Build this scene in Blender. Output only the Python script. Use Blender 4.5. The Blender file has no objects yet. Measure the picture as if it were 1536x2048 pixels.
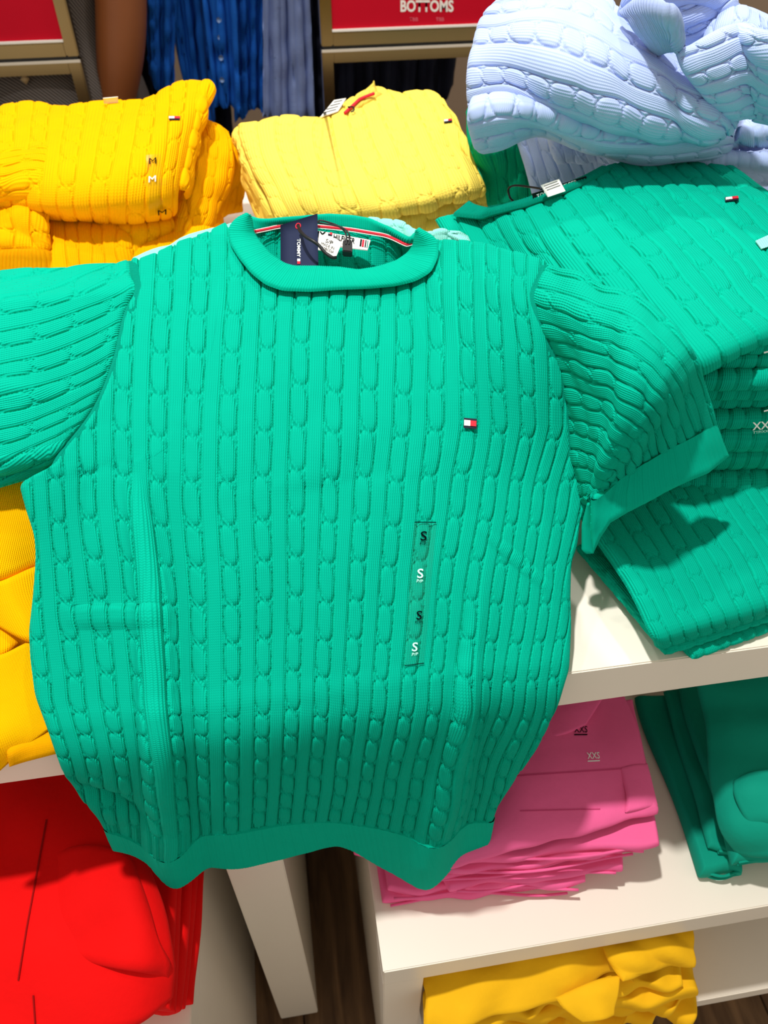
import bpy, bmesh, math, random
import numpy as np
from mathutils import Vector, Matrix
from mathutils.bvhtree import BVHTree

random.seed(7)
RNG = np.random.default_rng(7)
SC = bpy.context.scene
COL = SC.collection

# ------------------------------------------------------------------ camera
FPX = 1547.0
TH, PSI = math.radians(44.5), math.radians(8.8)
CAM = np.array([0.0, 0.0, 1.49])
_fh = np.array([math.sin(PSI), math.cos(PSI), 0.0])
CR = np.array([math.cos(PSI), -math.sin(PSI), 0.0])
CF = math.cos(TH) * _fh - math.sin(TH) * np.array([0, 0, 1.0])
CU = math.sin(TH) * _fh + math.cos(TH) * np.array([0, 0, 1.0])
cam = bpy.data.cameras.new('camera')
cam.sensor_fit = 'VERTICAL'
cam.sensor_height = 9.0
cam.sensor_width = 6.75
cam.lens = FPX / 2048 * 9.0
cam.clip_start = 0.02
cam.dof.use_dof = True
cam.dof.focus_distance = 0.68
cam.dof.aperture_fstop = 2.2
camo = bpy.data.objects.new('camera', cam)
COL.objects.link(camo)
m = Matrix.Identity(4)
for i in range(3):
    m[i][0], m[i][1], m[i][2], m[i][3] = CR[i], CU[i], -CF[i], CAM[i]
camo.matrix_world = m
SC.camera = camo

# ------------------------------------------------------------------ light
world = bpy.data.worlds.new('shop_light')
SC.world = world
world.use_nodes = True
bg = world.node_tree.nodes['Background']
bg.inputs[0].default_value = (1.0, 0.915, 0.79, 1)
bg.inputs[1].default_value = 0.56


def lamp(name, kind, loc, energy, color, size=0.1, target=None, spot=None, blend=0.5):
    l = bpy.data.lights.new(name, kind)
    l.energy = energy
    l.color = color
    if kind == 'AREA':
        l.size = size
    else:
        l.shadow_soft_size = size
    if spot:
        l.spot_size = math.radians(spot)
        l.spot_blend = blend
    o = bpy.data.objects.new(name, l)
    COL.objects.link(o)
    o.location = loc
    if target is not None:
        o.rotation_euler = (Vector(target) - Vector(loc)).to_track_quat('-Z', 'Y').to_euler()
    return o


lamp('key_ceiling_spot', 'SPOT', (-0.30, 0.52, 3.1), 205, (1.0, 0.97, 0.93), 0.045, (0.1, 0.5, 0.9), 80, 0.6)
lamp('rear_ceiling_spot', 'SPOT', (0.5, 1.7, 3.1), 66, (1.0, 0.96, 0.90), 0.06, (0.2, 1.5, 1.0), 85, 0.7)
lamp('left_ceiling_spot', 'SPOT', (-0.7, 1.1, 3.1), 26, (1.0, 0.96, 0.90), 0.06, (-0.2, 0.9, 1.0), 75, 0.7)
SC.view_settings.view_transform = 'Standard'
SC.view_settings.look = 'None'
SC.view_settings.gamma = 1.0
SC.view_settings.use_curve_mapping = False
SC.view_settings.exposure = 0.0


# ------------------------------------------------------------------ geometry of the view rays
def rays(px, py):
    px = np.asarray(px, float)[..., None]
    py = np.asarray(py, float)[..., None]
    return CF + CR * ((px - 768) / FPX) + CU * ((1024 - py) / FPX)


def atz(px, py, z):
    d = rays(px, py)
    z = np.asarray(z, float)
    t = (z - CAM[2]) / d[..., 2]
    return CAM + d * t[..., None]


def aty(px, py, y):
    d = rays(px, py)
    t = (np.asarray(y, float) - CAM[1]) / d[..., 1]
    return CAM + d * t[..., None]


def S(x, a, b):
    t = np.clip((np.asarray(x, float) - a) / (b - a), 0, 1)
    return t * t * (3 - 2 * t)


# ------------------------------------------------------------------ materials
MATS = {}


def lin(c):
    c = [v / 255.0 for v in c]
    return tuple(v / 12.92 if v <= 0.04045 else ((v + 0.055) / 1.055) ** 2.4 for v in c) + (1.0,)


def base_mat(name, rough=0.5, spec=0.5, metallic=0.0):
    mt = bpy.data.materials.new(name)
    mt.use_nodes = True
    b = mt.node_tree.nodes['Principled BSDF']
    b.inputs['Roughness'].default_value = rough
    b.inputs['Specular IOR Level'].default_value = spec
    b.inputs['Metallic'].default_value = metallic
    MATS[name] = mt
    return mt, mt.node_tree.nodes, mt.node_tree.links, b


def vary(nd, lk, b, col, amt, scale):
    """base colour with slight cloudy variation"""
    tc = nd.new('ShaderNodeTexCoord')
    nz = nd.new('ShaderNodeTexNoise')
    nz.inputs['Scale'].default_value = scale
    nz.inputs['Detail'].default_value = 4
    lk.new(tc.outputs['Object'], nz.inputs['Vector'])
    mx = nd.new('ShaderNodeMix')
    mx.data_type = 'RGBA'
    mx.inputs['A'].default_value = tuple(c * (1 - amt) for c in col[:3]) + (1,)
    mx.inputs['B'].default_value = tuple(min(1, c * (1 + amt)) for c in col[:3]) + (1,)
    lk.new(nz.outputs['Fac'], mx.inputs['Factor'])
    lk.new(mx.outputs['Result'], b.inputs['Base Color'])
    return tc, nz


def mnode(nd, lk, op, a, b=None, c=None):
    n = nd.new('ShaderNodeMath')
    n.operation = op
    for i, v in enumerate((a, b, c)):
        if v is None:
            continue
        if isinstance(v, (int, float)):
            n.inputs[i].default_value = v
        else:
            lk.new(v, n.inputs[i])
    return n.outputs[0]


def knit(name, rgb, su=16, sv=15, dist=0.0009, strength=0.7):
    mt, nd, lk, b = base_mat(name, 0.92, 0.06)
    vary(nd, lk, b, lin(rgb), 0.05, 60)
    b.inputs['Sheen Weight'].default_value = 0.06
    b.inputs['Sheen Roughness'].default_value = 0.5
    b.inputs['Sheen Tint'].default_value = lin(rgb)
    uv = nd.new('ShaderNodeUVMap')
    sp = nd.new('ShaderNodeSeparateXYZ')
    lk.new(uv.outputs[0], sp.inputs[0])
    a = mnode(nd, lk, 'MULTIPLY', sp.outputs[0], su * 2 * math.pi)
    ca = mnode(nd, lk, 'COSINE', a)
    r = mnode(nd, lk, 'MULTIPLY', sp.outputs[1], sv * 2 * math.pi)
    half = mnode(nd, lk, 'MULTIPLY', a, 0.5)
    sa = mnode(nd, lk, 'ABSOLUTE', mnode(nd, lk, 'SINE', half))
    r2 = mnode(nd, lk, 'MULTIPLY_ADD', sa, 2.6, r)
    cr = mnode(nd, lk, 'COSINE', r2)
    h = mnode(nd, lk, 'MULTIPLY_ADD', cr, 0.17, mnode(nd, lk, 'MULTIPLY', ca, -0.5))
    bp = nd.new('ShaderNodeBump')
    bp.inputs['Strength'].default_value = strength
    bp.inputs['Distance'].default_value = dist
    lk.new(h, bp.inputs['Height'])
    lk.new(bp.outputs[0], b.inputs['Normal'])
    return mt


def cotton(name, rgb, rough=0.85, scale=90, dist=0.0012, amt=0.06):
    mt, nd, lk, b = base_mat(name, rough, 0.2)
    tc, nz = vary(nd, lk, b, lin(rgb), amt, 30)
    n2 = nd.new('ShaderNodeTexNoise')
    n2.inputs['Scale'].default_value = scale
    n2.inputs['Detail'].default_value = 6
    lk.new(tc.outputs['Object'], n2.inputs['Vector'])
    bp = nd.new('ShaderNodeBump')
    bp.inputs['Strength'].default_value = 0.5
    bp.inputs['Distance'].default_value = dist
    lk.new(n2.outputs['Fac'], bp.inputs['Height'])
    lk.new(bp.outputs[0], b.inputs['Normal'])
    return mt


def plain(name, rgb, rough=0.5, spec=0.4, metallic=0.0, amt=0.02):
    mt, nd, lk, b = base_mat(name, rough, spec, metallic)
    vary(nd, lk, b, lin(rgb), amt, 25)
    return mt


GREEN = knit('green_cotton_knit', (0, 174, 145))
GREEN_RIB = knit('green_rib_knit', (0, 172, 143), 1, 40, 0.0004, 0.3)
DEEP_GREEN = knit('deep_green_knit', (0, 150, 112), 12, 15)
MINT = knit('mint_knit', (150, 232, 220))
YELLOW = knit('golden_yellow_knit', (255, 178, 0), 12, 15)
YELLOW_FINE = knit('golden_yellow_fine_knit', (255, 182, 0), 1, 1, 0.0008, 0.7)
PALE = knit('pale_yellow_knit', (246, 216, 92), 12, 15)
BLUE = knit('pale_blue_knit', (176, 194, 238), 18, 14, 0.0007, 0.5)
RED = cotton('red_cotton', (225, 0, 0))
PINK = cotton('pink_cotton', (238, 100, 155))
TEAL = cotton('teal_green_cotton', (0, 146, 122))
MUSTARD = cotton('mustard_yellow_cotton', (240, 184, 20), amt=0.1)
SHIRT_BLUE = cotton('bright_blue_linen', (18, 92, 190), scale=160, amt=0.12)
SHIRT_GREY = cotton('grey_blue_linen', (128, 148, 200), scale=160, amt=0.12)
NAVY_CLOTH = cotton('dark_navy_cloth', (14, 18, 34))
WHITE = plain('white_laminate', (236, 228, 214), 0.35, 0.4, 0, 0.015)
TAG_NAVY = plain('navy_card', (34, 42, 70), 0.75, 0.15)
NAVY = plain('navy_thread', (16, 24, 44), 0.8)
INK = plain('black_ink', (6, 16, 18), 0.95, 0.0)
WHITE_INK = plain('white_ink', (240, 246, 244), 0.5)
PALE_INK = plain('pale_mint_ink', (190, 250, 236), 0.5)
TAPE_RED = plain('red_thread', (205, 28, 50), 0.75)
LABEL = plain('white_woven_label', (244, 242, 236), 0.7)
BLACK = plain('black_plastic', (16, 17, 20), 0.45)
SIGN_RED = plain('crimson_print', (196, 2, 36), 0.65, 0.15)
BRASS = plain('brushed_champagne_metal', (122, 106, 74), 0.24, 0.5, 1.0)
TAUPE = plain('taupe_paint', (172, 150, 128), 0.8)
SKIN = plain('brown_skin', (128, 72, 34), 0.5, 0.4, 0, 0.06)
BTN = plain('shirt_button', (120, 150, 200), 0.4)


def film_mat():
    mt = bpy.data.materials.new('clear_sticker_film')
    mt.use_nodes = True
    nd, lk = mt.node_tree.nodes, mt.node_tree.links
    nd.clear()
    out = nd.new('ShaderNodeOutputMaterial')
    tr = nd.new('ShaderNodeBsdfTransparent')
    tr.inputs[0].default_value = (0.95, 0.965, 0.96, 1)
    gl = nd.new('ShaderNodeBsdfGlossy')
    gl.inputs['Roughness'].default_value = 0.25
    mx = nd.new('ShaderNodeMixShader')
    mx.inputs[0].default_value = 0.005
    lk.new(tr.outputs[0], mx.inputs[1])
    lk.new(gl.outputs[0], mx.inputs[2])
    lk.new(mx.outputs[0], out.inputs[0])
    return mt


FILM = film_mat()


def wood_mat():
    mt, nd, lk, b = base_mat('brown_wood_plank', 0.45, 0.4)
    tc = nd.new('ShaderNodeTexCoord')
    mp = nd.new('ShaderNodeMapping')
    mp.inputs['Scale'].default_value = (14, 1.6, 8)
    lk.new(tc.outputs['Object'], mp.inputs[0])
    oi = nd.new('ShaderNodeObjectInfo')
    ad = nd.new('ShaderNodeVectorMath')
    ad.operation = 'ADD'
    cmb = nd.new('ShaderNodeCombineXYZ')
    lk.new(mnode(nd, lk, 'MULTIPLY', oi.outputs['Random'], 37.0), cmb.inputs[1])
    lk.new(mp.outputs[0], ad.inputs[0])
    lk.new(cmb.outputs[0], ad.inputs[1])
    nz = nd.new('ShaderNodeTexNoise')
    nz.inputs['Scale'].default_value = 3
    nz.inputs['Detail'].default_value = 8
    nz.inputs['Distortion'].default_value = 0.6
    lk.new(ad.outputs[0], nz.inputs['Vector'])
    rp = nd.new('ShaderNodeValToRGB')
    rp.color_ramp.elements[0].position = 0.3
    rp.color_ramp.elements[0].color = lin((74, 52, 34))
    rp.color_ramp.elements[1].position = 0.75
    rp.color_ramp.elements[1].color = lin((142, 108, 74))
    lk.new(nz.outputs['Fac'], rp.inputs[0])
    lk.new(rp.outputs[0], b.inputs['Base Color'])
    return mt


WOOD = wood_mat()


def weave_mat():
    mt, nd, lk, b = base_mat('dark_grey_ribbed_cloth', 0.8, 0.2)
    tc = nd.new('ShaderNodeTexCoord')
    wv = nd.new('ShaderNodeTexWave')
    wv.bands_direction = 'DIAGONAL'
    wv.inputs['Scale'].default_value = 70
    lk.new(tc.outputs['Object'], wv.inputs['Vector'])
    mx = nd.new('ShaderNodeMix')
    mx.data_type = 'RGBA'
    mx.inputs['A'].default_value = lin((38, 34, 32))
    mx.inputs['B'].default_value = lin((116, 108, 102))
    lk.new(wv.outputs['Fac'], mx.inputs['Factor'])
    lk.new(mx.outputs['Result'], b.inputs['Base Color'])
    return mt


WEAVE = weave_mat()


# ------------------------------------------------------------------ object helpers
def tag(o, label=None, cat=None, group=None, kind=None):
    if label:
        o['label'] = label
    if cat:
        o['category'] = cat
    if group:
        o['group'] = group
    if kind:
        o['kind'] = kind
    return o


def empty(name, loc, label, cat, group=None):
    o = bpy.data.objects.new(name, None)
    o.empty_display_size = 0.02
    COL.objects.link(o)
    o.location = [float(v) for v in loc]
    return tag(o, label, cat, group)


def link(name, me, mat, parent=None):
    o = bpy.data.objects.new(name, me)
    COL.objects.link(o)
    if mat is not None:
        me.materials.append(mat)
    if parent is not None:
        o.parent = parent
        o.matrix_parent_inverse = Matrix.Translation(-parent_loc(parent))
    return o


def parent_loc(p):
    return Vector(p.location)


def mesh_np(name, verts, quads=None, tris=None, uv=None, smooth=True):
    verts = np.ascontiguousarray(verts, dtype=np.float32)
    faces, starts, totals = [], [], []
    n = 0
    if quads is not None and len(quads):
        q = np.asarray(quads, np.int32)
        faces.append(q.ravel())
        starts.append(np.arange(len(q)) * 4 + n)
        totals.append(np.full(len(q), 4))
        n += q.size
    if tris is not None and len(tris):
        q = np.asarray(tris, np.int32)
        faces.append(q.ravel())
        starts.append(np.arange(len(q)) * 3 + n)
        totals.append(np.full(len(q), 3))
        n += q.size
    loops = np.concatenate(faces).astype(np.int32)
    ls = np.concatenate(starts).astype(np.int32)
    me = bpy.data.meshes.new(name)
    me.vertices.add(len(verts))
    me.vertices.foreach_set('co', verts.ravel())
    me.loops.add(len(loops))
    me.loops.foreach_set('vertex_index', loops)
    me.polygons.add(len(ls))
    me.polygons.foreach_set('loop_start', ls)
    if smooth:
        me.polygons.foreach_set('use_smooth', np.ones(len(ls), bool))
    me.update(calc_edges=True)
    if uv is not None:
        l = me.uv_layers.new(name='UVMap')
        l.data.foreach_set('uv', np.ascontiguousarray(np.asarray(uv, np.float32)[loops]).ravel())
    me.validate()
    return me


def grid_quads(nr, nc, off=0, flip=False):
    i = np.arange(nr - 1)[:, None] * nc + np.arange(nc - 1)[None, :] + off
    q = np.stack([i, i + 1, i + nc + 1, i + nc], -1).reshape(-1, 4)
    return q[:, ::-1] if flip else q


def crm(nctrl, n):
    """Catmull-Rom basis matrix"""
    Bm = np.zeros((n, nctrl))
    for k, u in enumerate(np.linspace(0, nctrl - 1, n)):
        i = min(int(u), nctrl - 2)
        t = u - i
        w = [-.5 * t + t * t - .5 * t ** 3, 1 - 2.5 * t * t + 1.5 * t ** 3, .5 * t + 2 * t * t - 1.5 * t ** 3, -.5 * t * t + .5 * t ** 3]
        for j, ww in zip((i - 1, i, i + 1, i + 2), w):
            if j < 0:
                Bm[k, 0] += 2 * ww
                Bm[k, 1] -= ww
            elif j >= nctrl:
                Bm[k, nctrl - 1] += 2 * ww
                Bm[k, nctrl - 2] -= ww
            else:
                Bm[k, j] += ww
    return Bm


def patch(rows, nr, nc):
    """rows of (px, py, z) -> dense surface of world points"""
    c = np.array(rows, float)
    W = atz(c[..., 0], c[..., 1], c[..., 2])
    return np.einsum('ri,ijk,cj->rck', crm(W.shape[0], nr), W, crm(W.shape[1], nc))


def poly(pts, key=None, n=200):
    """resample polyline (k-dim) by arc length, or by column 'key'"""
    p = np.array(pts, float)
    if key is None:
        d = np.r_[0, np.cumsum(np.linalg.norm(np.diff(p[:, :2], axis=0), axis=1))]
    else:
        d = (p[:, key] - p[0, key]) * np.sign(p[-1, key] - p[0, key])
        d = np.maximum.accumulate(d + np.arange(len(d)) * 1e-6)
    u = np.linspace(0, d[-1], n)
    return np.stack([np.interp(u, d, p[:, k]) for k in range(p.shape[1])], -1)


def coons(T, B, L, R):
    """T,B: (nc,k) ; L,R: (nr,k)"""
    nc, nr = len(T), len(L)
    s = np.linspace(0, 1, nc)[None, :, None]
    t = np.linspace(0, 1, nr)[:, None, None]
    return ((1 - t) * T[None] + t * B[None] + (1 - s) * L[:, None] + s * R[:, None]
            - ((1 - s) * (1 - t) * T[0] + s * (1 - t) * T[-1] + (1 - s) * t * B[0] + s * t * B[-1]))


def smooth1(a, k=5):
    ker = np.ones(k) / k
    out = a.copy()
    for j in range(a.shape[1]):
        pad = np.r_[np.full(k // 2, a[0, j]), a[:, j], np.full(k // 2, a[-1, j])]
        out[:, j] = np.convolve(pad, ker, 'valid')
    out[0], out[-1] = a[0], a[-1]
    return out


# ------------------------------------------------------------------ knit relief
def colrand(c, seed):
    return np.modf(np.abs(np.sin(c * 12.9898 + seed * 78.233) * 43758.5453))[0]


def cable(U, V, seed=0, gw=1.0):
    """relief of one repeat: a plaited cable of oval lobes joined by a short diagonal strand, then a flat rib panel"""
    c = np.floor(U)
    x = U - c
    v = V + 0.16 * (colrand(c, seed) - 0.5)
    dv = v - np.round(v)                 # 0 at the crossing
    vl = v - np.floor(v) - 0.5           # 0 in the middle of a lobe
    s = (x - 0.25) / 0.243
    a = np.clip(np.abs(s), 0, 1.1)
    w = (vl - 0.10 * s) / 0.50
    F = a ** 2.5 + np.abs(w) ** 3.1
    lobe = 0.10 + 0.90 * np.sqrt(np.clip(1 - np.clip(F, 0, 1) ** 2.4, 0, 1))
    out = 0.08 + 0.52 * (1 - np.exp(-np.clip(F - 1, 0, 9) / 0.22))
    hc = np.where(F < 1, lobe, out)
    bend = 0.24 * np.tanh(1.3 * s)
    ins = S(0.85 - a, 0, 0.3)
    strand = np.exp(-((dv - bend) / 0.080) ** 4) * ins
    hc = np.maximum(hc, 0.95 * strand)
    r2 = np.clip(np.abs(x - 0.75) / 0.243, 0, 1)
    hr = 0.86 * np.sqrt(np.clip(1 - r2 ** 6, 0, 1))
    hr = np.maximum(hr, 0.50 * np.exp(-(dv / 0.10) ** 2))
    return np.where(x < 0.5, hc, hr)


def rib(U, V, seed=0):
    return np.abs(np.cos(np.pi * U)) ** 0.6


def flat(U, V, seed=0):
    return np.ones_like(U)


PATS = {'cable': cable, 'rib': rib, 'flat': flat}
BASE = {}


def waves(A, B, amp, scale, seed, n=7):
    r = np.random.default_rng(seed)
    o = np.zeros_like(A)
    for i in range(n):
        th = r.uniform(0, 2 * math.pi)
        k = 2 * math.pi / (scale * r.uniform(0.6, 1.8))
        o += np.sin(A * k * math.cos(th) + B * k * math.sin(th) + r.uniform(0, 6.28)) / n
    return o * amp * 1.8


def normals(P):
    du = np.gradient(P, axis=1)
    dv = np.gradient(P, axis=0)
    N = np.cross(du, dv)
    N /= (np.linalg.norm(N, axis=-1, keepdims=True) + 1e-12)
    if np.mean(np.sum(N * (CAM - P), -1)) < 0:
        N = -N
    return N


def cloth(name, P, mat, parent=None, U=None, V=None, nu=None, nv=None, along='t', u0=0.0, v0=0.0, skew=0.0, pat='cable', amp=0.0026, T=0.008, edge=None,
          wr=None, extra=None, seed=1, under=True, key=None, fade=0.004, roll='lrtb'):
    """One cloth skin with rolled edges and an underside; the knit relief is real displacement."""
    nr, nc = P.shape[:2]
    N = normals(P)
    ax = np.concatenate([np.zeros((nr, 1)), np.cumsum(np.linalg.norm(np.diff(P, axis=1), axis=-1), 1)], 1)
    ay = np.concatenate([np.zeros((1, nc)), np.cumsum(np.linalg.norm(np.diff(P, axis=0), axis=-1), 0)], 0)
    if U is None:
        sx = (ax.mean(0) / ax.mean(0)[-1])[None, :] + np.zeros((nr, 1))
        sy = (ay.mean(1) / ay.mean(1)[-1])[:, None] + np.zeros((1, nc))
        a, b = (sx, sy) if along == 't' else (sy, sx)
        U = u0 + nu * a + skew * b
        V = v0 + nv * b
    h = PATS[pat](U, V, seed)
    big = np.full_like(ax, 9.0)
    d = np.minimum(np.minimum(ax if 'l' in roll else big, ax[:, -1:] - ax if 'r' in roll else big), np.minimum(ay if 't' in roll else big, ay[-1:] - ay if 'b' in roll else big))
    e = T if edge is None else edge
    rl = np.sqrt(np.clip(1 - (1 - np.clip(d / e, 0, 1)) ** 2, 0, 1))
    disp = amp * (h - 0.75) * np.clip(d / fade, 0, 1)
    off = np.zeros_like(disp)
    if wr:
        off = off + waves(ax, ay, wr[0], wr[1], seed)
    if extra is not None:
        off = off + extra
    Pb = P + N * off[..., None]
    N2 = normals(Pb)
    Q = Pb + N2 * disp[..., None] + N2 * (T * 0.5 * rl)[..., None]
    BASE[key or name] = (Pb + N2 * (amp * 0.3 + T * 0.5 * rl)[..., None])[::4, ::4]
    verts = [Q.reshape(-1, 3)]
    uvs = [np.stack([U, V], -1).reshape(-1, 2)]
    c = np.sum(np.cross(Q[1, 1] - Q[0, 1], Q[1, 1] - Q[1, 0]) * N2[1, 1])
    mid = (nr // 2, nc // 2)
    fn = np.cross(P[mid[0], mid[1] + 1] - P[mid], P[mid[0] + 1, mid[1]] - P[mid])
    flip = float(np.dot(fn, N[mid])) < 0
    quads = [grid_quads(nr, nc, 0, flip)]
    if under:
        ir = np.unique(np.linspace(0, nr - 1, max(8, nr // 8)).astype(int))
        ic = np.unique(np.linspace(0, nc - 1, max(8, nc // 8)).astype(int))
        ix = np.ix_(ir, ic)
        bot = Pb[ix] - N2[ix] * (T * 0.5 * rl[ix])[..., None]
        verts.append(bot.reshape(-1, 3))
        uvs.append(np.stack([U[ix], V[ix]], -1).reshape(-1, 2))
        quads.append(grid_quads(len(ir), len(ic), nr * nc, not flip))
        # rim: close the gap between skin and underside
        off0 = nr * nc
        nb = len(ic)
        for edge_top, edge_bot in (
                ([r0 * nc for r0 in ir], [k * nb for k in range(len(ir))]),
                ([r0 * nc + nc - 1 for r0 in ir], [k * nb + nb - 1 for k in range(len(ir))]),
                ([c0 for c0 in ic], [k for k in range(nb)]),
                ([(nr - 1) * nc + c0 for c0 in ic], [(len(ir) - 1) * nb + k for k in range(nb)])):
            et, eb = np.array(edge_top), np.array(edge_bot) + off0
            quads.append(np.stack([et[:-1], et[1:], eb[1:], eb[:-1]], -1))
    me = mesh_np(name, np.concatenate(verts), np.concatenate(quads), None, np.concatenate(uvs))
    return link(name, me, mat, parent)


def sheet(name, rows, mat, parent=None, n=None, **kw):
    nr, nc = n
    return cloth(name, patch(rows, nr, nc), mat, parent, **kw)


# ------------------------------------------------------------------ solids
def box(name, lo, hi, mat, parent=None, bev=0.0015, kind=None):
    bm = bmesh.new()
    bmesh.ops.create_cube(bm, size=1)
    lo, hi = np.array(lo, float), np.array(hi, float)
    for v in bm.verts:
        v.co = Vector(((lo + hi) / 2 + np.array(v.co) * (hi - lo)).tolist())
    if bev:
        bmesh.ops.bevel(bm, geom=bm.edges[:], offset=bev, segments=2, affect='EDGES')
    me = bpy.data.meshes.new(name)
    bm.to_mesh(me)
    bm.free()
    o = link(name, me, mat, parent)
    if kind:
        o['kind'] = kind
    return o


def tube(name, pts, rad, mat, parent=None, seg=10, sub=6, closed_ends=True):
    p = np.array(pts, float)
    p = crm(len(p), (len(p) - 1) * sub + 1) @ p
    n = len(p)
    rad = np.interp(np.linspace(0, 1, n), np.linspace(0, 1, np.size(rad)), np.atleast_1d(rad))
    tan = np.gradient(p, axis=0)
    tan /= np.linalg.norm(tan, axis=1, keepdims=True) + 1e-12
    ref = np.array([0.3, 0.2, 0.93])
    vs = []
    for i in range(n):
        a = np.cross(tan[i], ref)
        a /= np.linalg.norm(a) + 1e-12
        b = np.cross(tan[i], a)
        ph = np.linspace(0, 2 * math.pi, seg, endpoint=False)
        vs.append(p[i] + rad[i] * (np.cos(ph)[:, None] * a + np.sin(ph)[:, None] * b))
    vs = np.concatenate(vs)
    q = []
    for i in range(n - 1):
        for k in range(seg):
            q.append((i * seg + k, i * seg + (k + 1) % seg, (i + 1) * seg + (k + 1) % seg, (i + 1) * seg + k))
    t = []
    c0, c1 = len(vs), len(vs) + 1
    vs = np.concatenate([vs, p[:1], p[-1:]])
    for k in range(seg):
        t.append((c0, (k + 1) % seg, k))
        t.append((c1, (n - 1) * seg + k, (n - 1) * seg + (k + 1) % seg))
    return link(name, mesh_np(name, vs, q, t), mat, parent)


def slab(name, corners, z, T, mat, parent=None, r=None, n=(60, 60), pat='flat', nu=8, nv=10, along='t', amp=0.0022, wr=(0.002, 0.12), seed=1, sag=0.0, kind=None):
    """Folded garment: a soft closed slab. corners: 4 world (x, y) back-left, back-right, front-right, front-left."""
    r = T * 0.5 if r is None else r
    nr, nc = n

    def prof(k, L):
        ph = np.linspace(0, math.pi / 2, 9)
        e = r * (1 - np.sin(ph))
        dr = T * 0.5 * (1 - np.cos(ph))
        o = np.argsort(e)
        e, dr = e[o], dr[o]
        inner = np.linspace(r, L - r, max(4, k - 16))
        return np.r_[e[:-1], inner, (L - e[::-1])[1:]], np.r_[dr[:-1], np.zeros(len(inner)), dr[::-1][1:]]
    c = np.array(corners, float)
    W = 0.5 * (np.linalg.norm(c[1] - c[0]) + np.linalg.norm(c[2] - c[3]))
    D = 0.5 * (np.linalg.norm(c[3] - c[0]) + np.linalg.norm(c[2] - c[1]))
    ex, dx = prof(nc, W)
    ey, dy = prof(nr, D)
    s, t = ex / W, ey / D
    S_, T_ = s[None, :], t[:, None]
    xy = ((1 - S_) * (1 - T_))[..., None] * c[0] + (S_ * (1 - T_))[..., None] * c[1] + (S_ * T_)[..., None] * c[2] + ((1 - S_) * T_)[..., None] * c[3]
    drop = np.minimum(np.sqrt(dx[None, :] ** 2 + dy[:, None] ** 2), T * 0.5)
    top = np.zeros(xy.shape[:2] + (3,))
    top[..., :2] = xy
    ax, ay = ex[None, :] + 0 * ey[:, None], ey[:, None] + 0 * ex[None, :]
    w = waves(ax, ay, wr[0], wr[1], seed) if wr else 0
    e_in = np.clip(np.minimum(np.minimum(ax, W - ax), np.minimum(ay, D - ay)) / (r + 1e-6), 0, 1)
    top[..., 2] = z + T - drop + w * (0.3 + 0.7 * e_in) - sag * (2 * S_ - 1) ** 2
    wob = waves(ax * 0.6, ay * 0.6, wr[0] * 1.6, wr[1] * 1.4, seed + 50) if wr else 0
    top[..., 0] += wob
    top[..., 1] += waves(ax, ay, wr[0] * 1.6, wr[1], seed + 90) if wr else 0
    N = normals(top)
    if N[len(ey) // 2, len(ex) // 2, 2] < 0:
        N = -N
    U, V = (nu * S_ + 0 * T_, nv * T_ + 0 * S_) if along == 't' else (nu * T_ + 0 * S_, nv * S_ + 0 * T_)
    h = PATS[pat](U, V, seed)
    Q = top + N * (amp * (h - 0.75))[..., None] if pat != 'flat' else top
    R_, C_ = Q.shape[:2]
    bot = top.copy()
    bot[..., :2] = Q[..., :2]
    bot[..., 2] = np.minimum(z + drop, Q[..., 2])
    rim = drop > T * 0.5 - 1e-6
    bot[rim] = Q[rim]
    verts = np.concatenate([Q.reshape(-1, 3), bot.reshape(-1, 3)])
    fn = np.cross(Q[R_ // 2, C_ // 2 + 1] - Q[R_ // 2, C_ // 2], Q[R_ // 2 + 1, C_ // 2] - Q[R_ // 2, C_ // 2])
    flip = fn[2] < 0
    quads = np.concatenate([grid_quads(R_, C_, 0, flip), grid_quads(R_, C_, R_ * C_, not flip)])
    uv = np.stack([U, V], -1).reshape(-1, 2)
    BASE[name] = top[::2, ::2]
    o = link(name, mesh_np(name, verts, quads, None, np.concatenate([uv, uv])), mat, parent)
    if kind:
        o['kind'] = kind
    return o


# ------------------------------------------------------------------ prints and patches lying on a cloth skin
def bvh_of(keys):
    keys = [keys] if isinstance(keys, str) else keys
    v, q, off = [], [], 0
    for k in keys:
        B = BASE[k]
        v.append(B.reshape(-1, 3))
        q.append(grid_quads(B.shape[0], B.shape[1], off))
        off += B.shape[0] * B.shape[1]
    return BVHTree.FromPolygons([Vector(p) for p in np.concatenate(v).tolist()], np.concatenate(q).tolist())


def lay(pts2, quad, bvh, off):
    """unit-square points -> picture quad (TL, TR, BR, BL) -> dropped on the skin, lifted by off along its normal"""
    q = np.array(quad, float)
    p = np.asarray(pts2, float)
    s, t = p[:, :1], 1 - p[:, 1:2]
    xy = (1 - s) * (1 - t) * q[0] + s * (1 - t) * q[1] + s * t * q[2] + (1 - s) * t * q[3]
    d = rays(xy[:, 0], xy[:, 1])
    out = []
    last = 0.9
    for k in range(len(d)):
        v = Vector(d[k].tolist())
        v.normalize()
        hit, nrm, _, dist = bvh.ray_cast(Vector(CAM.tolist()), v)
        if hit is None:
            hit, nrm = Vector(CAM.tolist()) + v * last, -v
        else:
            last = dist
        if nrm.dot(v) > 0:
            nrm = -nrm
        out.append(hit + nrm * off)
    return np.array(out)


_txt = {}


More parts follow.
